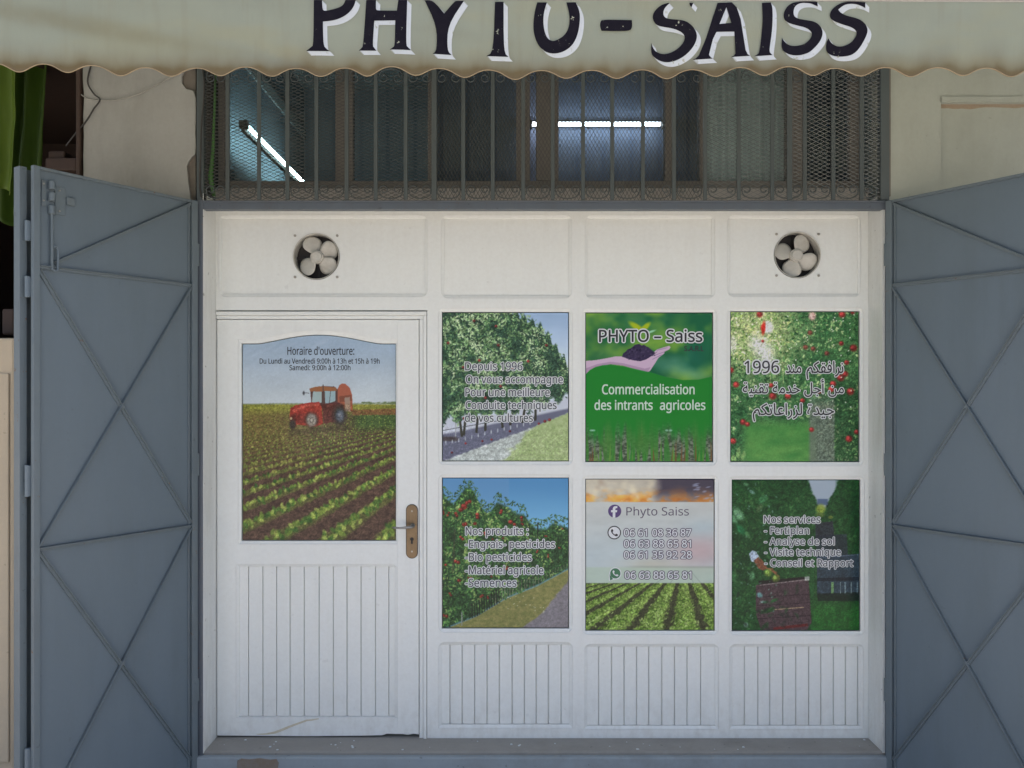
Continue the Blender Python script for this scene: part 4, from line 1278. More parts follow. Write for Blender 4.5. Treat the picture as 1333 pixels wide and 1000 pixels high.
def pic_apples():
    cv = Canvas(952, 406, 1119.5, 601.5); rg = random.Random(9)
    X, Y = cv.X, cv.Y
    q = fbm(X / 30, Y / 30, 4)[..., None]
    light = smooth(95, 5, np.hypot((X - 980) * .9, Y - 432))[..., None]
    cv.c[:] = lerp((0.10, 0.26, 0.15), (0.26, 0.42, 0.24), q)
    cv.c = cv.c * (1 - .8 * light) + np.array([0.60, 0.68, 0.46]) * .8 * light
    lawn = (smooth(540, 560, Y) * smooth(0, 8, 1068 - X) * smooth(0, 16, X - 962))[..., None]
    pal_d = pick([(0.09, 0.22, 0.12), (0.13, 0.30, 0.16), (0.19, 0.37, 0.20), (0.28, 0.46, 0.26), (0.40, 0.56, 0.34), (0.56, 0.66, 0.46)])
    pal_l = pick([(0.33, 0.50, 0.24), (0.50, 0.63, 0.34), (0.66, 0.74, 0.48), (0.76, 0.82, 0.62), (0.24, 0.38, 0.18)])
    def pc(x, y, r):
        if math.hypot((x - 978) * .9, y - 430) < 48 + 20 * (r - .5): return pal_l(rg.random())
        k = float(fbm(np.array(x / 14.0), np.array(y / 14.0), 2))
        return pal_d(min(.999, max(0, r * .7 + (k - .5) * 1.4 + .08)))
    cv.leaves(2100, lambda x, y: not (y > 545 and 965 < x < 1070), pc, lambda x, y: 2.0, rg, .5, .8)
    cv.c = cv.c * (1 - lawn) + lerp((0.17, 0.40, 0.18), (0.30, 0.50, 0.24), fbm(X / 22, Y / 9, 3)[..., None]) * lawn
    for x, y, r in ((994, 455, 9), (985, 447, 8), (1000, 463, 8), (1001, 470, 6)):
        cv.ell(x, y, r, r * 1.2, 0, (0.82, 0.88, 0.86), .55, .8)
    post = (smooth(1052, 1058, X) * smooth(1090, 1087, X) * smooth(505, 535, Y))[..., None]
    cv.c = cv.c * (1 - .75 * post) + np.array([0.33, 0.37, 0.34]) * .75 * post
    trunk = (smooth(1086, 1090, X) * smooth(470, 520, Y))[..., None]
    cv.c = cv.c * (1 - .45 * trunk) + np.array([0.08, 0.17, 0.10]) * .45 * trunk
    for k in range(60):
        x, y = rg.uniform(1088, 1120), rg.uniform(520, 600)
        cv.ell(x, y, 2, 1, rg.random() * 3, pick([(0.16, 0.33, 0.18), (0.35, 0.52, 0.30), (0.10, 0.22, 0.12)])(rg.random()), .8)
    for x, y, r in ((990, 409, 5), (996, 426, 6), (994, 444, 2.5), (1050, 452, 4), (1060, 454, 4), (1098, 409, 5.5), (1112, 406, 4), (1113, 453, 6), (1097, 447, 4), (1096, 492, 6), (1102, 487, 5), (1109, 510, 6), (1104, 472, 4), (1107, 572, 5.5), (1117, 563, 4), (1007, 516, 6), (1027, 516, 5), (1046, 522, 4), (1084, 507, 5), (1086, 500, 5), (952, 482, 5), (959, 501, 5), (968, 550, 5), (974, 553, 4), (955, 575, 5), (1005, 502, 4), (1058, 560, 4), (1056, 433, 4), (1078, 460, 4), (1068, 510, 4)):
        cv.apple(x, y, r * .8, rg, (0.52, 0.16, 0.15) if x < 1000 or y > 480 or x > 1090 else (0.46, 0.25, 0.20))
    cv.ell(1001, 426, 6.5, 8, 0, (0.80, 0.85, 0.84), .8, .3); cv.ell(995, 427, 2.6, 8.5, .1, (0.62, 0.13, 0.10), .95)
    cv.ell(1059, 411, 4.5, 5.5, 0, (0.76, 0.62, 0.60), .85); cv.ell(955, 448, 5, 10, 0, (0.72, 0.79, 0.70), .7)
    for k in range(90):
        x, y = rg.uniform(952, 1120), rg.uniform(406, 540)
        cv.ell(x, y, 1.0, .6, rg.random() * 3, (0.78, 0.86, 0.74), .8)
    for k in range(8):
        cv.ell(960 + rg.uniform(-6, 10), 592 + rg.uniform(-6, 6), 4, 2.0, rg.uniform(1, 2), (0.42, 0.58, 0.33), .8)
    for k in range(7):
        x = 1000 + rg.uniform(-3, 20); cv.line((x, 455), (x + rg.uniform(-6, 6), 500), .6, (0.60, 0.66, 0.44), .5)
    cv.grain(.15, 1 - .8 * lawn[..., 0], seed=2)
    cv.c = np.clip(cv.c * np.array([1.16, 1.08, 1.1]) + .02, 0, 1)
    return cv

def pic_fruit_row():
    cv = Canvas(576, 623, 740.5, 818.5); rg = random.Random(14)
    X, Y = cv.X, cv.Y
    cv.c[:] = lerp((0.30, 0.50, 0.66), (0.44, 0.65, 0.77), smooth(622, 700, Y)[..., None])
    cv.put(smooth(664, 662, X) * .35, (0.40, 0.53, 0.66))
    top = lambda x: np.interp(x, [575, 590, 606, 616, 628, 636, 648, 660, 672, 683, 690, 698, 712, 720, 732, 741], [640, 652, 630, 634, 658, 664, 650, 655, 664, 666, 676, 684, 685, 677, 680, 684])
    bot = lambda x: np.interp(x, [575, 620, 660, 700, 741], [822, 804, 780, 764, 742])
    pathx = np.interp(Y, [755, 780, 800, 822], [742, 722, 706, 676])
    g = smooth(-1.5, 1.5, Y - bot(X))
    n = fbm(X / 4, Y / 3, 3)[..., None]
    gr_ = lerp((0.38, 0.40, 0.22), (0.56, 0.53, 0.33), n)
    cv.c = cv.c * (1 - g[..., None]) + gr_ * g[..., None]
    p = smooth(-2, 2, X - pathx + 5 * (fbm(X / 6, Y / 5) - .5)) * smooth(750, 756, Y)
    cv.c = cv.c * (1 - p[..., None]) + (np.array([0.47, 0.45, 0.46]) + .1 * (n - .5)) * p[..., None]
    body = smooth(2, 8, Y - top(X)) * smooth(-1, 3, bot(X) - Y)
    cv.put(body * .96, (0.15, 0.25, 0.14))
    pal = pick([(0.11, 0.19, 0.11), (0.15, 0.27, 0.14), (0.20, 0.36, 0.18), (0.28, 0.44, 0.22), (0.37, 0.52, 0.27), (0.50, 0.58, 0.33)])
    def pc(x, y, r):
        k = float(fbm(np.array(x / 13.0), np.array(y / 17.0), 3))
        return pal(min(.999, max(0, r * .75 + (k - .5) * 1.3 + .1 - .12 * (y > 760))))
    cv.leaves(2300, lambda x, y: top(x) + rg.uniform(0, 9) < y < bot(x) - rg.uniform(0, 3), pc, lambda x, y: 2.3 if x < 680 else 1.6, rg, .4)
    for k in range(240):
        x = rg.uniform(576, 740); y = top(x) + rg.uniform(-8, 3)
        if y > 624: cv.ell(x, y, 1.8, .7, rg.random() * 3, pick([(0.16, 0.26, 0.16), (0.28, 0.41, 0.22)])(rg.random()), .9)
    for x, y, r in ((604, 659, 7), (600, 664, 5), (609, 655, 5), (594, 671, 4), (606, 682, 5), (623, 672, 5), (617, 683, 4), (653, 666, 4), (665, 680, 5), (669, 684, 4), (681, 676, 4), (681, 682, 3), (578, 668, 4), (583, 670, 3), (600, 702, 4), (594, 732, 5), (631, 695, 4), (643, 705, 3), (657, 700, 3), (579, 804, 4.5), (628, 776, 3.5), (635, 778, 3), (598, 756, 4), (578, 738, 3), (711, 699, 2.5), (714, 725, 2.5), (700, 720, 2.5), (733, 690, 2), (728, 715, 2), (640, 750, 3), (660, 741, 3), (612, 755, 3), (690, 732, 2.5), (585, 774, 3)):
        for j in range(2):
            cv.apple(x + rg.uniform(-2.5, 2.5), y + rg.uniform(-2.5, 2.5), r * .5, rg, (0.50, 0.17, 0.14))
    for k in range(26):
        x = 646 + k * 3.7; cv.line((x, bot(x) - 20 + k * .45), (x + rg.uniform(-1, 1), bot(x) - 1), 1.0 - k * .02, (0.46, 0.44, 0.38), .75)
    for k in range(12):
        x = 614 + k * 3.2; cv.line((x, bot(x) - 20), (x + 1, bot(x)), 1.8, (0.10, 0.11, 0.10), .7)
    cv.line((601, 798), (601, 816), 1.4, (0.55, 0.56, 0.54), .9); cv.line((700.5, 681), (700.5, 702), 1.6, (0.13, 0.14, 0.13), .95)
    cv.line((592, 690), (589, 745), 2.4, (0.19, 0.18, 0.15), .6)
    for k in range(24):
        cv.ell(rg.uniform(640, 710), rg.uniform(775, 800), .7, .6, 0, (0.78, 0.78, 0.66), .7)
    cv.grain(.18, np.clip(body + .25 * g, 0, 1), seed=3)
    return cv

def pic_sunset():
    cv = Canvas(763, 624.5, 930.5, 821.5); rg = random.Random(31)
    X, Y = cv.X, cv.Y
    q = fbm(X / 24 + 2, Y / 12, 5)
    sky_c = lerp((0.60, 0.57, 0.52), (0.80, 0.77, 0.68), q[..., None])
    fire = np.clip(smooth(632, 652, Y + 8 * (q - .5)) * smooth(.30, .62, fbm(X / 17 + 9, Y / 9, 4)), 0, 1)[..., None]
    sky_c = sky_c * (1 - .9 * fire) + lerp((0.72, 0.40, 0.13), (0.93, 0.70, 0.30), fbm(X / 9, Y / 7, 3)[..., None]) * .9 * fire
    dk = (smooth(846, 862, X + 14 * (q - .5)) * (1 - .55 * smooth(636, 654, Y)))[..., None]
    sky_c = sky_c * (1 - .88 * dk) + lerp((0.20, 0.18, 0.24), (0.55, 0.33, 0.20), fire * .9) * .88 * dk
    cv.c[:] = sky_c
    for k in range(14):
        cv.ell(rg.uniform(905, 930), rg.uniform(630, 653), rg.uniform(1.5, 4), rg.uniform(.6, 1.2), -.2, (0.56, 0.60, 0.70), .6, .6)
    for k in range(26):
        cv.ell(rg.uniform(768, 850), rg.uniform(626, 648), rg.uniform(2, 6), rg.uniform(1.5, 5), rg.uniform(0, 3), pick([(0.72, 0.70, 0.64), (0.60, 0.52, 0.44), (0.84, 0.80, 0.68)])(rg.random()), .35, .9)
    panel = smooth(653.6, 654.6, Y)[..., None]
    t1 = smooth(655, 730, Y)[..., None]
    pc = lerp((0.69, 0.70, 0.68), (0.66, 0.70, 0.70), t1)
    rose = np.exp(-((X - 912) / 42) ** 2 - ((Y - 718) / 22) ** 2)[..., None]
    pc = pc * (1 - .6 * rose) + np.array([0.70, 0.55, 0.55]) * .6 * rose
    blue = np.exp(-((X - 916) / 26) ** 2 - ((Y - 688) / 12) ** 2)[..., None]
    pc = pc * (1 - .5 * blue) + np.array([0.60, 0.68, 0.70]) * .5 * blue
    warm = np.exp(-((X - 850) / 40) ** 2 - ((Y - 735) / 8) ** 2)[..., None]
    pc = pc * (1 - .45 * warm) + np.array([0.72, 0.67, 0.56]) * .45 * warm
    far = (smooth(738, 741, Y))[..., None]
    pc = pc * (1 - .5 * far) + np.array([0.62, 0.69, 0.58]) * .5 * far
    pc = pc + .05 * (fbm(X / 20, Y / 8) - .5)[..., None]
    cv.c = cv.c * (1 - panel) + pc * panel
    for xa, xb in ((852, 881), (872, 886), (905, 896), (915, 900)):
        cv.line((xb, 744), (xa, 762), .8, (0.45, 0.50, 0.47), .5)
    cv.put(.45 * np.exp(-((Y - 739 - .006 * (X - 850)) / 1.4) ** 2) * smooth(800, 845, X), (0.50, 0.53, 0.47))
    # crop rows running to the vanishing point
    crop = smooth(759.6, 761.0, Y)
    vx, vy_ = 889.6, 729.0
    c_ = (X - vx) / (Y - vy_ + 1e-6)
    wob = .07 * (fbm(X / 5, Y / 4, 3) - .5)
    rows = 0.5 + 0.5 * np.cos(2 * np.pi * (c_ - 0.04 + wob) / 0.52)
    lit = smooth(.10, .36, rows + .35 * (fbm(X / 3.4, Y / 2.6, 3) - .5))[..., None]
    side = smooth(-.3, .3, np.sin(2 * np.pi * (c_ - 0.04 + wob) / 0.52))[..., None]      # light falls from one side of each printed row
    leafn = smooth(.30, .70, fbm(X / 2.6, Y / 2.2, 3))[..., None]
    gcol = lerp((0.27, 0.37, 0.13), (0.52, 0.61, 0.30), leafn * .7 + .3 * side)
    cc_ = lerp((0.22, 0.23, 0.15), gcol, lit)
    cv.c = cv.c * (1 - crop[..., None]) + cc_ * crop[..., None]
    for k in range(2600):
        y = 762 + 60 * rg.random() ** .8; row = rg.randint(-9, 6)
        x = vx + (row * .52 + .04 + max(-.21, min(.21, rg.gauss(0, .11)))) * (y - vy_)
        if not 763 < x < 930: continue
        s = .5 + (y - 760) / 62 * 1.5
        cv.ell(x, y, s * 1.2, s * .6, rg.uniform(0, 3.1), pick([(0.25, 0.36, 0.13), (0.35, 0.47, 0.18), (0.44, 0.55, 0.25), (0.53, 0.62, 0.33), (0.61, 0.68, 0.41)])(rg.random()), .75)
    cv.grain(.15, crop, seed=5)
    return cv

def pic_picking():
    cv = Canvas(954, 625.5, 1120.5, 822); rg = random.Random(77)
    X, Y = cv.X, cv.Y
    cv.c[:] = lerp((0.06, 0.19, 0.10), (0.14, 0.31, 0.15), fbm(X / 26, Y / 26, 4)[..., None])
    # pale sky gap between the two rows, lawn below
    gap = (smooth(0, 4, X - np.interp(Y, [620, 640, 660, 680], [1049, 1056, 1066, 1072]) - 5 * (fbm(X / 5, Y / 4) - .5)) * smooth(0, 4, np.interp(Y, [620, 640, 655, 680], [1098, 1090, 1080, 1076]) + 5 * (fbm(X / 5, Y / 4) - .5) - X) * smooth(664, 660, Y))[..., None]
    lawn = (smooth(775, 800, Y) * smooth(1054, 1062, X))[..., None]
    pal = pick([(0.05, 0.15, 0.08), (0.08, 0.21, 0.10), (0.11, 0.27, 0.12), (0.16, 0.33, 0.15), (0.23, 0.39, 0.21)])
    cv.leaves(1900, lambda x, y: True, lambda x, y, r: pal(min(.999, max(0, r * .8 + (float(fbm(np.array(x / 18.0), np.array(y / 18.0), 2)) - .5) * 1.4 + .1))), lambda x, y: 2.2, rg, .5, .6)
    cv.c = cv.c * (1 - gap) + np.array([0.57, 0.62, 0.66]) * gap
    cv.put(.9 * smooth(649, 651, Y) * smooth(659, 657, Y) * smooth(1064, 1067, X) * smooth(1081, 1078, X), (0.27, 0.34, 0.44))
    cv.ell(1070, 663, 6, 6, 0, (0.50, 0.56, 0.22), .9); cv.ell(1069, 671, 6, 3, 0, (0.36, 0.44, 0.2), .8); cv.ell(1083, 674, 3, 2, 0, (0.46, 0.5, 0.2), .7)
    cv.c = cv.c * (1 - .8 * lawn) + lerp((0.10, 0.33, 0.12), (0.18, 0.42, 0.16), fbm(X / 10, Y / 6, 3)[..., None]) * .8 * lawn
    ref = (smooth(1088, 1090, X))[..., None]
    cv.c = cv.c * (1 - .22 * ref) + np.array([0.04, 0.22, 0.08]) * .22 * ref
    cv.poly([(1063, 682), (1086, 679), (1088, 700), (1063, 702)], (0.15, 0.15, 0.20), .8)
    cv.poly([(1064, 698), (1104, 696), (1106, 726), (1064, 728)], (0.13, 0.16, 0.20), .8)
    cv.poly([(1065, 726), (1121, 722), (1121, 776), (1065, 776)], (0.17, 0.22, 0.27), .92)
    cv.poly([(1065, 754), (1121, 752), (1121, 757), (1065, 758)], (0.08, 0.11, 0.14), .9)
    cv.poly([(1065, 774), (1121, 772), (1121, 784), (1066, 784)], (0.06, 0.12, 0.10), .9)
    for x, w in ((1085.5, 3.2), (1096, 1), (1102, 1.6), (1110, 1.6), (1118, 1.2)):
        cv.line((x, 759), (x, 774), w, (0.42, 0.58, 0.34) if w > 2 else (0.45, 0.53, 0.54), .8)
    cv.line((1065, 727), (1121, 723), 1.2, (0.30, 0.36, 0.42), .7)
    cv.poly([(1056, 700), (1062, 700), (1061, 780), (1057, 780)], (0.14, 0.36, 0.18), .5)
    # crate in front
    cv.poly([(985, 763), (1054, 754), (1058, 812), (1052, 822), (992, 822), (985, 800)], (0.27, 0.20, 0.22), .95)
    cv.poly([(988, 757.5), (1048, 752), (1054, 754.5), (990, 763)], (0.12, 0.09, 0.10), .9)
    cv.line((990, 763), (1050, 756), 1.3, (0.50, 0.46, 0.45), .8); cv.line((991, 796.5), (1048, 792), 1.0, (0.66, 0.58, 0.42), .8)
    cv.line((1008, 820), (1053, 815), 3.5, (0.36, 0.11, 0.11), .9); cv.poly([(1049, 752), (1055, 751.5), (1055, 757), (1049, 757)], (0.58, 0.60, 0.56), .9)
    for y in (775, 786, 803):
        cv.line((986, y + 4), (1056, y), .7, (0.12, 0.08, 0.10), .8)
    # white sleeve, forearm, apples
    cv.poly([(976, 722), (980, 717.5), (985, 719), (990, 727), (985, 733), (979, 732)], (0.63, 0.68, 0.74), .95)
    cv.poly([(982, 731), (989, 725.5), (997, 735), (1000, 741), (995, 744), (988, 741)], (0.45, 0.27, 0.19), .95)
    for p, q_ in (((997, 741), (1008, 742)), ((1000, 741), (1013, 747)), ((1004, 743), (1016, 752)), ((1008, 744), (1016, 755))):
        cv.line(p, q_, 1.7, (0.47, 0.29, 0.20), .9)
    cv.apple(1001, 747, 5, rg, (0.44, 0.55, 0.22)); cv.apple(1011, 754, 5, rg, (0.48, 0.58, 0.24))
    # near leaves
    for x, y, rx, ry, an, cl in ((962, 670, 9, 5, .9, (0.40, 0.58, 0.42)), (955, 676, 7, 4, .8, (0.33, 0.52, 0.36)), (994, 651, 7, 4.5, -.9, (0.20, 0.40, 0.24)), (990, 662, 6, 3, -1, (0.26, 0.36, 0.22)), (980, 641, 4, 2, .5, (0.36, 0.50, 0.44)), (972, 631, 4, 2, .3, (0.26, 0.42, 0.28)), (980, 751, 3, 6, .2, (0.30, 0.48, 0.32)), (955, 752, 3, 8, -.3, (0.20, 0.40, 0.22)), (990, 776, 4, 3, .6, (0.36, 0.52, 0.50)), (995, 785, 4, 1.4, 0, (0.44, 0.56, 0.52)), (972, 815, 3, 3, 0, (0.40, 0.52, 0.46)), (1009, 783, 5, 2, -.4, (0.14, 0.32, 0.16)), (974, 697, 5, 2.5, 1, (0.26, 0.44, 0.26)), (1002, 796, 8, 3, -.3, (0.10, 0.26, 0.12)), (965, 690, 8, 4, .9, (0.12, 0.38, 0.22))):
        cv.ell(x, y, rx, ry, an, cl, .9)
    for k in range(60):
        x, y = rg.uniform(955, 1012), rg.uniform(630, 820)
        cv.ell(x, y, rg.uniform(.8, 2.2), rg.uniform(.5, 1.1), rg.random() * 3, (0.36, 0.50, 0.44), .6)
    for k in range(40):
        x, y = rg.uniform(960, 1040), rg.uniform(765, 820)
        cv.ell(x, y, 4, 1.8, rg.random() * 3, pick([(0.07, 0.22, 0.10), (0.12, 0.30, 0.14), (0.10, 0.16, 0.12)])(rg.random()), .6 if x < 1000 else .3)
    cv.grain(.17, (1 - gap[..., 0]) * .75, seed=4)
    return cv

def pic_tractor():
    cv = Canvas(DWX0 + 0.8, 435.0, DWX1 - 0.8, 704.4, 1.5); rg = random.Random(4)
    X, Y = cv.X, cv.Y
    cv.c[:] = lerp((0.56, 0.64, 0.72), (0.70, 0.74, 0.76), smooth(436, 527, Y)[..., None]) + .05 * (fbm(X / 40, Y / 25) - .5)[..., None]
    for k in range(26):
        cv.ell(rg.uniform(318, 430), rg.uniform(440, 500), rg.uniform(4, 13), rg.uniform(1, 3), -.5, (0.72, 0.77, 0.82), .16, .9)
    # field
    vx, vy_ = 672.0, 523.0
    fld = smooth(525.6, 527.0, Y)
    dy = np.maximum(Y - vy_, 1.0)
    c_ = (vx - X) / dy
    soil = lerp((0.20, 0.14, 0.12), (0.36, 0.27, 0.22), fbm(X / 6, Y / 3.0, 4)[..., None])
    rowv = 0.5 + 0.5 * np.cos(2 * np.pi * (c_ - 1.35 + .05 * (fbm(X / 8, Y / 6) - .5)) / .40)
    green = lerp((0.20, 0.28, 0.11), (0.48, 0.52, 0.22), fbm(X / 3, Y / 2.2, 3)[..., None])
    rr = (smooth(.38, .8, rowv + .35 * (fbm(X / 4, Y / 3, 3) - .5)))[..., None]
    f = soil * (1 - .6 * rr) + green * .6 * rr
    left = (smooth(470, 330, X) * smooth(640, 540, Y))[..., None]
    f = f * (1 - .65 * left) + lerp((0.34, 0.29, 0.13), (0.56, 0.48, 0.24), fbm(X / 4, Y / 2, 3)[..., None]) * .65 * left
    far = smooth(544, 530, Y)[..., None]
    f = f * (1 - .9 * far) + lerp((0.38, 0.42, 0.14), (0.58, 0.57, 0.24), fbm(X / 26, Y / 1.6, 3)[..., None]) * .9 * far
    rg2 = (smooth(450, 470, X) * smooth(536, 541, Y) * smooth(566, 552, Y))[..., None]
    f = f * (1 - .6 * rg2) + np.array([0.20, 0.36, 0.16]) * .6 * rg2
    cv.c = cv.c * (1 - fld[..., None]) + f * fld[..., None]
    cv.poly([(455, 534), (515, 532), (515, 540), (458, 541)], (0.44, 0.26, 0.17), .75)
    cv.line((312, 526), (516, 525), 1.2, (0.42, 0.47, 0.34), .8)
    for k in range(50):
        x = rg.uniform(470, 515); cv.ell(x, 525 + rg.uniform(-1, .5), 2, 1, 0, (0.35, 0.42, 0.27), .6)
    # rows of young plants, far to near
    items = []
    for row in range(-4, 56):
        cq = 1.35 + row * .40
        y = 534.0
        while y < 708:
            x = vx - cq * (y - vy_)
            if 308 < x < 520: items.append((y, x))
            y += max(1.2, (y - vy_) * .022) * rg.uniform(.6, 1.5)
    items.sort()
    for y, x in items:
        s = (y - vy_) * .030
        for j in range(2 + (y > 600) + (y > 650)):
            col = pick([(0.18, 0.31, 0.12), (0.26, 0.40, 0.15), (0.38, 0.48, 0.18), (0.48, 0.56, 0.22), (0.60, 0.65, 0.30)])(rg.random())
            if x < 400 and y < 620: col = lerp(col, (0.52, 0.48, 0.24), .45)
            cv.ell(x + rg.gauss(0, s * .85), y - s * rg.uniform(0, 1.5), s * .85, s * .48, rg.uniform(.5, 2.6), col, .85)
    hz = cv.c.copy()
    # tractor
    red, dred = (0.56, 0.14, 0.12), (0.33, 0.09, 0.08)
    cv.poly([(437, 508), (440, 502), (444, 499), (449, 500), (454, 505), (457, 514), (458, 536), (438, 534)], (0.58, 0.28, 0.19))
    cv.poly([(440, 516), (456, 514), (457, 522), (441, 524)], (0.42, 0.20, 0.13)); cv.poly([(447, 518), (454, 517), (455, 536), (448, 536)], (0.56, 0.50, 0.44), .8)
    cv.poly([(402, 508), (413, 503), (433, 503), (438, 507), (438, 534), (404, 530)], (0.26, 0.16, 0.14))
    cv.poly([(406, 510), (417, 508), (417, 524), (404, 526)], (0.56, 0.64, 0.63)); cv.poly([(421, 508), (435, 509), (435, 522), (422, 527)], (0.52, 0.62, 0.64))
    cv.line((429, 508), (427, 526), .8, (0.25, 0.2, 0.2)); cv.poly([(401, 506), (414, 502.5), (436, 504.5), (437, 509), (402, 510)], (0.52, 0.30, 0.16))
    cv.poly([(376, 532), (382, 528), (396, 525), (414, 523), (417, 530), (419, 552), (408, 556), (377, 552), (375, 544)], red)
    cv.poly([(378, 534), (396, 527), (414, 525), (414, 528), (398, 530), (380, 537)], (0.70, 0.26, 0.22), .9)
    cv.poly([(376, 540), (384, 538), (384, 556), (376, 554)], dred); cv.poly([(384, 540), (402, 537), (402, 550), (385, 552)], (0.42, 0.11, 0.10), .9)
    cv.poly([(417, 526), (440, 524), (446, 528), (446, 548), (420, 552)], (0.30, 0.12, 0.12))
    cv.ell(441, 541, 9, 13, 0, (0.15, 0.14, 0.15)); cv.ell(441, 541, 5.0, 7.8, 0, (0.27, 0.31, 0.38)); cv.ell(441, 541, 2, 3, 0, (0.42, 0.45, 0.50))
    cv.ell(404, 547, 8.2, 9.5, 0, (0.14, 0.12, 0.12)); cv.ell(404, 547, 6.2, 7.4, 0, (0.62, 0.60, 0.57)); cv.ell(404, 547, 3.6, 4.4, 0, (0.40, 0.38, 0.36)); cv.ell(404, 547, 1.6, 2, 0, (0.70, 0.68, 0.66))
    cv.ell(379, 553, 4, 6.5, 0, (0.14, 0.12, 0.12)); cv.line((394, 511), (401, 512), .8, (0.2, 0.2, 0.22)); cv.ell(393.5, 512, 1.4, 2.6, 0, (0.2, 0.2, 0.22)); cv.line((419, 501), (419, 526), 1.4, (0.24, 0.18, 0.17))
    cv.ell(377, 545, 1.6, 1.6, 0, (0.74, 0.66, 0.5)); cv.poly([(372, 560), (452, 554), (455, 560), (374, 568)], (0.16, 0.14, 0.11), .45)
    cv.c = .86 * cv.c + .14 * hz * .6 + .14 * .4 * np.array([.62, .58, .50])
    veil = (np.exp(-((X - 412) / 46) ** 2 - ((Y - 560) / 30) ** 2) * .16 * fld)[..., None]
    cv.c = cv.c * (1 - veil) + np.array([0.60, 0.55, 0.46]) * veil
    cv.grain(.12, fld, seed=6); cv.grain(.012, 1 - fld, seed=7)
    cv.c = cv.c * .95 + .02
    return cv

# ------------------------------------------------------------------ lettering on the prints
def _font():
    p = os.path.join(bpy.utils.resource_path('LOCAL'), 'datafiles', 'fonts', 'NotoSansHebrew-Regular.woff2')   # a face Blender itself ships
    try:
        return bpy.data.fonts.load(p)
    except Exception:
        return None
FONT = _font()
_cache = {}
def glyphs(text, off, builtin=False):
    key = (text, round(off, 4), builtin)
    if key in _cache: return _cache[key]
    cu = bpy.data.curves.new('lettering', 'FONT')
    cu.body = text; cu.size = 1.0; cu.offset = off; cu.resolution_u = 5
    if FONT is not None and not builtin: cu.font = FONT
    o = bpy.data.objects.new('lettering', cu)
    COL.objects.link(o)
    bpy.context.view_layer.update()
    me = bpy.data.meshes.new_from_object(o.evaluated_get(bpy.context.evaluated_depsgraph_get()))
    v = np.array([tuple(p.co)[:2] for p in me.vertices]); fs = [tuple(p.vertices) for p in me.polygons]
    bpy.data.objects.remove(o); bpy.data.curves.remove(cu); bpy.data.meshes.remove(me)
    _cache[key] = (v, fs)
    return v, fs
CAP = glyphs('H', 0)[0][:, 1].max()
def put_text(mb, text, x0, x1, base, cap, y, mi, off=0.0, lift=0.0, builtin=False, capref=None, bold=0.0):
    """text fitted between photo columns x0 and x1 on the baseline, cap pixels high"""
    ref, fs = glyphs(text, 0.0, builtin)
    if off > 0.006:                  # a pale outline: the letters repeated a little way out all round
        px = off * cap / CAP if not capref else off * cap / capref
        for k in range(10):
            q = 2 * math.pi * k / 10
            dx, dy = px * math.cos(q), px * math.sin(q)
            put_text(mb, text, x0 + dx, x1 + dx, base + dy, cap, y, mi, 0.0, lift + 0.00002 * k, builtin, capref)
        return
    if bold and not off:
        for k in range(5):
            q = 2 * math.pi * k / 5 + .3
            dx, dy = bold * math.cos(q), bold * math.sin(q)
            put_text(mb, text, x0 + dx, x1 + dx, base + dy, cap, y, mi, 0.0, lift + 0.00002 * k, builtin, capref)
        lift += 0.0002
    v = ref
    sx = (x1 - x0) / (ref[:, 0].max() - ref[:, 0].min())
    sy = cap / (capref if capref else CAP)
    P = [(PX(x0 + (a - ref[:, 0].min()) * sx), y - lift, PZ(base - b * sy)) for a, b in v]
    mb.mi = mi
    out = []
    for f in fs:
        a, b, c = (Vector(P[i]) for i in f[:3])
        out.append(f if (b - a).cross(c - a).y < 0 else f[::-1])
    mb.add(P, out)

AR = {'ن': 0xFEE5, 'ف': 0xFED1, 'ق': 0xFED5, 'ك': 0xFED9, 'م': 0xFEE1, 'ج': 0xFE9D, 'ل': 0xFEDD, 'خ': 0xFEA5, 'ت': 0xFE95, 'ي': 0xFEF1, 'ع': 0xFEC9}
AR2 = {'ر': 0xFEAD, 'ا': 0xFE8D, 'د': 0xFEA9, 'أ': 0xFE83, 'ة': 0xFE93, 'ز': 0xFEAF}
def joined(w):
    out = []
    for i, c in enumerate(w):
        pj = i > 0 and w[i - 1] in AR
        nj = i < len(w) - 1 and c in AR
        if c in AR: out.append(chr(AR[c] + (3 if pj and nj else 2 if nj else 1 if pj else 0)))
        elif c in AR2: out.append(chr(AR2[c] + (1 if pj else 0)))
        else: out.append(c)
    return ''.join(reversed(out))
def arabic(s):
    return ' '.join(joined(w) for w in reversed(s.split()))

YP = 0.0125       # face of the prints
def poster(name, pic, rect, label, group='printed pictures in the windows', y=YP, arch_top=False):
    cv = pic()
    cols = cv.linear()
    X, Z = np.vectorize(PX)(cv.X), np.vectorize(PZ)(cv.Y)
    h, w = X.shape
    if arch_top:
        tops = np.array([arch(x) + 0.8 for x in cv.X[0]])
        Yp = tops[None] + (cv.Y[-1, 0] - tops)[None] * np.linspace(0, 1, h)[:, None]
        ri = np.clip((Yp - cv.y0) * cv.ky, 0, h - 1).round().astype(int)
        cols = cols[ri, np.tile(np.arange(w), (h, 1))]
        Z = H + (510.0 - Yp) * D / F
    else:
        x0, y0, x1, y1 = rect
        X = PX(x0) + (PX(x1) - PX(x0)) * np.tile(np.linspace(0, 1, w), (h, 1))
        Z = PZ(y0) + (PZ(y1) - PZ(y0)) * np.tile(np.linspace(0, 1, h)[:, None], (1, w))
    o = grid_mesh(name, np.stack([X, np.full_like(X, y), Z], -1), M['print'], None, cols, smooth=False)
    me = o.data                                            # a film with a little body
    md = o.modifiers.new('thickness', 'SOLIDIFY'); md.thickness = 0.0012; md.offset = -1
    return tag(o, label, 'poster', group)

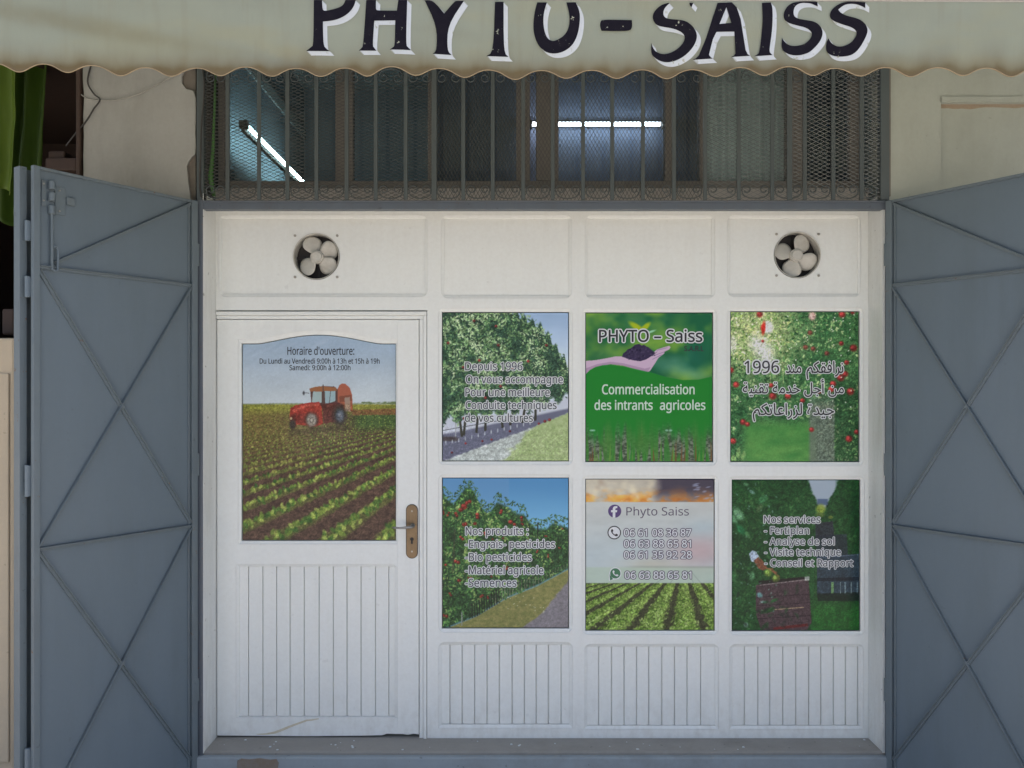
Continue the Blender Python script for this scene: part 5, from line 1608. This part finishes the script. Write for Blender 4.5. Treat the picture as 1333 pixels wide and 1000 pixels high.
def lettering(parent, lines, y, mats, off=0.030, bold=0.22):
    """lines: (text, x0, x1, base, cap); dark fill over a pale outline"""
    for (t, a, b, base, cap) in lines:
        mb = MB()
        put_text(mb, t, a, b, base, cap, y, 1, off, 0.0006)
        put_text(mb, t, a, b, base, cap, y, 0, 0.0, 0.0010, bold=bold)
        mb.build('lettering', mats, parent, recalc=False)
I = (1.2, 1.2, -1.2, -1.2)
def inset(w, e=1.1):
    return (w[0] + e, w[1] + e, w[2] - e, w[3] - e)

dp = poster('window_poster', pic_tractor, None, 'tall arched picture of a red tractor in crop rows on the door', y=dloc.y - 0.01 + yd + 0.0185, arch_top=True)
ypd = yd + 0.0185
for t, a, b, base, cap in (("Horaire d'ouverture:", 372.3, 459.8, 461.6, 10.2), ("Du Lundi au Vendredi 9:00h à 13h et 15h à 19h", 336, 493, 473.2, 6.6), ("Samedi: 9:00h à 12:00h", 375, 454.8, 481.8, 6.6)):
    mb = MB(); put_text(mb, t, a, b, base, cap, ypd, 0, 0.0, 0.0006, bold=0.15)
    mb.build('lettering', [M['ink_black']], dp, recalc=False)

p1 = poster('window_poster', pic_orchard_wall, inset(WIN[0]), 'picture of a leafy fruit tree row with pale gravel and five text lines')
lettering(p1, [("Depuis 1996", 605.5, 680, 482, 10.2), ("On vous accompagne", 606.5, 732.8, 499, 10.2), ("Pour une meilleure", 605.8, 715.6, 515.8, 10.2), ("Conduite techniques", 606, 724.6, 532.6, 10.2), ("de vos cultures", 605.2, 693.6, 549.2, 10.2)], YP, [M['ink_dark'], M['ink_white']], 0.066)

p2 = poster('window_poster', pic_hand, inset(WIN[1]), 'green picture of an open hand holding soil above the white words Commercialisation')
mb = MB()
put_text(mb, "PHYTO – Saiss", 780.4, 914.8, 444.8, 15.3, YP, 2, 0.07, 0.0006)
put_text(mb, "PHYTO – Saiss", 780.4, 914.8, 444.8, 15.3, YP, 0, 0.0, 0.0010, bold=0.4)
L2 = [M['ink_black'], M['ink_pale'], M['ink_white']]
mb.build('lettering', L2, p2, recalc=False); mb = MB()
put_text(mb, "S.A.R.L", 891.5, 916.6, 457, 6.6, YP, 0, 0.0, 0.0006, bold=0.25)
mb.build('lettering', L2, p2, recalc=False); mb = MB()
put_text(mb, "Commercialisation", 784.2, 904.7, 513.2, 12.5, YP, 1, 0.0, 0.0006, bold=0.3)
mb.build('lettering', L2, p2, recalc=False); mb = MB()
put_text(mb, "des intrants", 774.4, 850, 533.6, 12.3, YP, 1, 0.0, 0.0006, bold=0.3)
mb.build('lettering', L2, p2, recalc=False); mb = MB()
put_text(mb, "agricoles", 859.8, 918.8, 533.6, 12.3, YP, 1, 0.0, 0.0006, bold=0.3)
mb.build('lettering', L2, p2, recalc=False)

p3 = poster('window_poster', pic_apples, inset(WIN[2]), 'picture of sunlit apple branches with three lines of Arabic writing')
mb = MB()
acap = (glyphs(joined('ا'), 0.0, True)[0][:, 1].max())
for t, a, b, base, cap in ((joined('نرافقكم'), 1051, 1099, 485.5, 15.2), (joined('مند'), 1024, 1044, 485.5, 15.2), (arabic('من أجل خدمة تقنية'), 967.8, 1099.6, 512.2, 14.2), (arabic('جيدة لزراعاتكم'), 981, 1087, 540.4, 15.2)):
    mb = MB()
    put_text(mb, t, a, b, base, cap, YP, 1, 0.062, 0.0006, True, acap)
    put_text(mb, t, a, b, base, cap, YP, 0, 0.0, 0.0010, True, acap, bold=0.22)
    mb.build('lettering', [M['ink_black'], M['ink_white']], p3, recalc=False)
mb = MB()
put_text(mb, "1996", 970.2, 1015, 485.6, 15.8, YP, 1, 0.07, 0.0006)
put_text(mb, "1996", 970.2, 1015, 485.6, 15.8, YP, 0, 0.0, 0.0010, bold=0.2)
mb.build('lettering', [M['ink_black'], M['ink_white']], p3, recalc=False)

p4 = poster('window_poster', pic_fruit_row, inset(WIN[3]), 'picture of a red apple orchard row under blue sky with a product list')
lettering(p4, [("Nos produits :", 606.2, 687.6, 697, 10.3), ("-Engrais- pesticides", 605.6, 722.4, 714, 10.3), ("-Bio pesticides", 605.6, 692, 731, 10.3), ("-Matériel agricole", 605.6, 707.4, 748.2, 10.3), ("-Semences", 605.6, 672.2, 764.6, 10.3)], YP, [M['ink_dark'], M['ink_white']], 0.066)

p5 = poster('window_poster', pic_sunset, inset(WIN[4]), 'picture of crop rows under an orange sunset with a pale panel of phone numbers')
mb = MB()
put_text(mb, "Phyto Saiss", 815.8, 897.4, 671.6, 10.7, YP, 0, 0.0, 0.0006)
mb.build('lettering', [M['ink_plum'], M['ink_white']], p5, recalc=False)
for t, a, b, base in (("06 61 08 36 87", 812.8, 900.4, 698.8), ("06 63 88 65 81", 812.8, 900.2, 713.3), ("06 61 35 92 28", 812.8, 901, 727.8), ("06 63 88 65 81", 813.8, 900.6, 754.2)):
    mb = MB(); put_text(mb, t, a, b, base, 9.5, YP, 0, 0.072, 0.0006)
    put_text(mb, t, a, b, base, 9.5, YP, 1, 0.0, 0.0010, bold=0.2)
    mb.build('lettering', [M['ink_plum'], M['ink_white']], p5, recalc=False)
def shape(mb, pts, lift, mi):
    v = [Vector((a, b, 0)) for a, b in pts]
    tr = tessellate_polygon([v])
    P = [(PX(a), YP - lift, PZ(b)) for a, b in pts]
    mb.mi = mi
    out = []
    for t in tr:
        a, b, c = (Vector(P[i]) for i in t)
        out.append(tuple(t) if (b - a).cross(c - a).y < 0 else tuple(t)[::-1])
    mb.add(P, out)
def disc_px(cx, cy, r, n=36):
    return [(cx + r * math.cos(2 * math.pi * k / n), cy + r * math.sin(2 * math.pi * k / n)) for k in range(n)]
def handset(cx, cy, s):
    """telephone receiver outline"""
    base = [(-4.6, -3.4), (-3.6, -5.0), (-2.4, -5.2), (-1.2, -3.0), (-1.4, -2.0), (-2.4, -1.2), (-1.6, 0.4), (-0.2, 1.8), (1.2, 2.5), (2.0, 1.5), (3.0, 1.3), (5.2, 2.6), (5.0, 3.8), (3.4, 4.8), (1.8, 4.6), (-0.8, 3.2), (-3.2, 0.8), (-4.5, -1.6)]
    return [(cx + a * s, cy + b * s) for a, b in base]
mb = MB(); shape(mb, disc_px(800.6, 666, 8.6), 0.0006, 0)
f_pts = [(801.4, 674.4), (798.0, 674.4), (798.0, 667.4), (795.8, 667.4), (795.8, 664.6), (798.0, 664.6), (798.0, 662.8), (798.6, 660.8), (800.2, 659.6), (802.4, 659.3), (804.0, 659.5), (804.0, 662.0), (802.4, 662.0), (801.5, 662.7), (801.4, 664.6), (803.9, 664.6), (803.5, 667.4), (801.4, 667.4)]
shape(mb, f_pts, 0.0010, 1)
mb.build('logo', [M['ink_purple'], M['ink_white']], p5, recalc=False)
mb = MB(); shape(mb, disc_px(800, 694, 8.9), 0.0006, 0); shape(mb, disc_px(800, 694, 7.5), 0.0009, 1); shape(mb, handset(800, 694.2, .95), 0.0012, 0)
mb.build('phone_icon', [M['ink_black'], M['ink_white']], p5, recalc=False)
mb = MB()
bub = disc_px(801.4, 747.2, 7.9, 40)
tail = [(794.6, 756.4), (793.8, 748.4), (798.6, 754.6)]
shape(mb, bub, 0.0006, 1); shape(mb, [(793.0, 757.2), (792.8, 748), (800, 755.4)], 0.00065, 1)
shape(mb, disc_px(801.4, 747.2, 6.7, 40), 0.0009, 0); shape(mb, tail, 0.00095, 0); shape(mb, handset(801.4, 747.3, .78), 0.0012, 1)
mb.build('chat_icon', [M['ink_green'], M['ink_white']], p5, recalc=False)

p6 = poster('window_poster', pic_picking, inset(WIN[5]), 'dark green picture of apple picking beside a brown crate with a list of services')
lettering(p6, [("Nos services", 995.6, 1069, 681.5, 9.6), ("- Fertiplan", 996, 1054.2, 695.8, 9.4), ("- Analyse de sol", 996, 1087.2, 710, 9.4), ("- Visite technique", 996.2, 1095.6, 724, 9.4), ("- Conseil et Rapport", 996.4, 1111.6, 738.2, 9.4)], YP, [M['ink_dark'], M['ink_white']], 0.066)
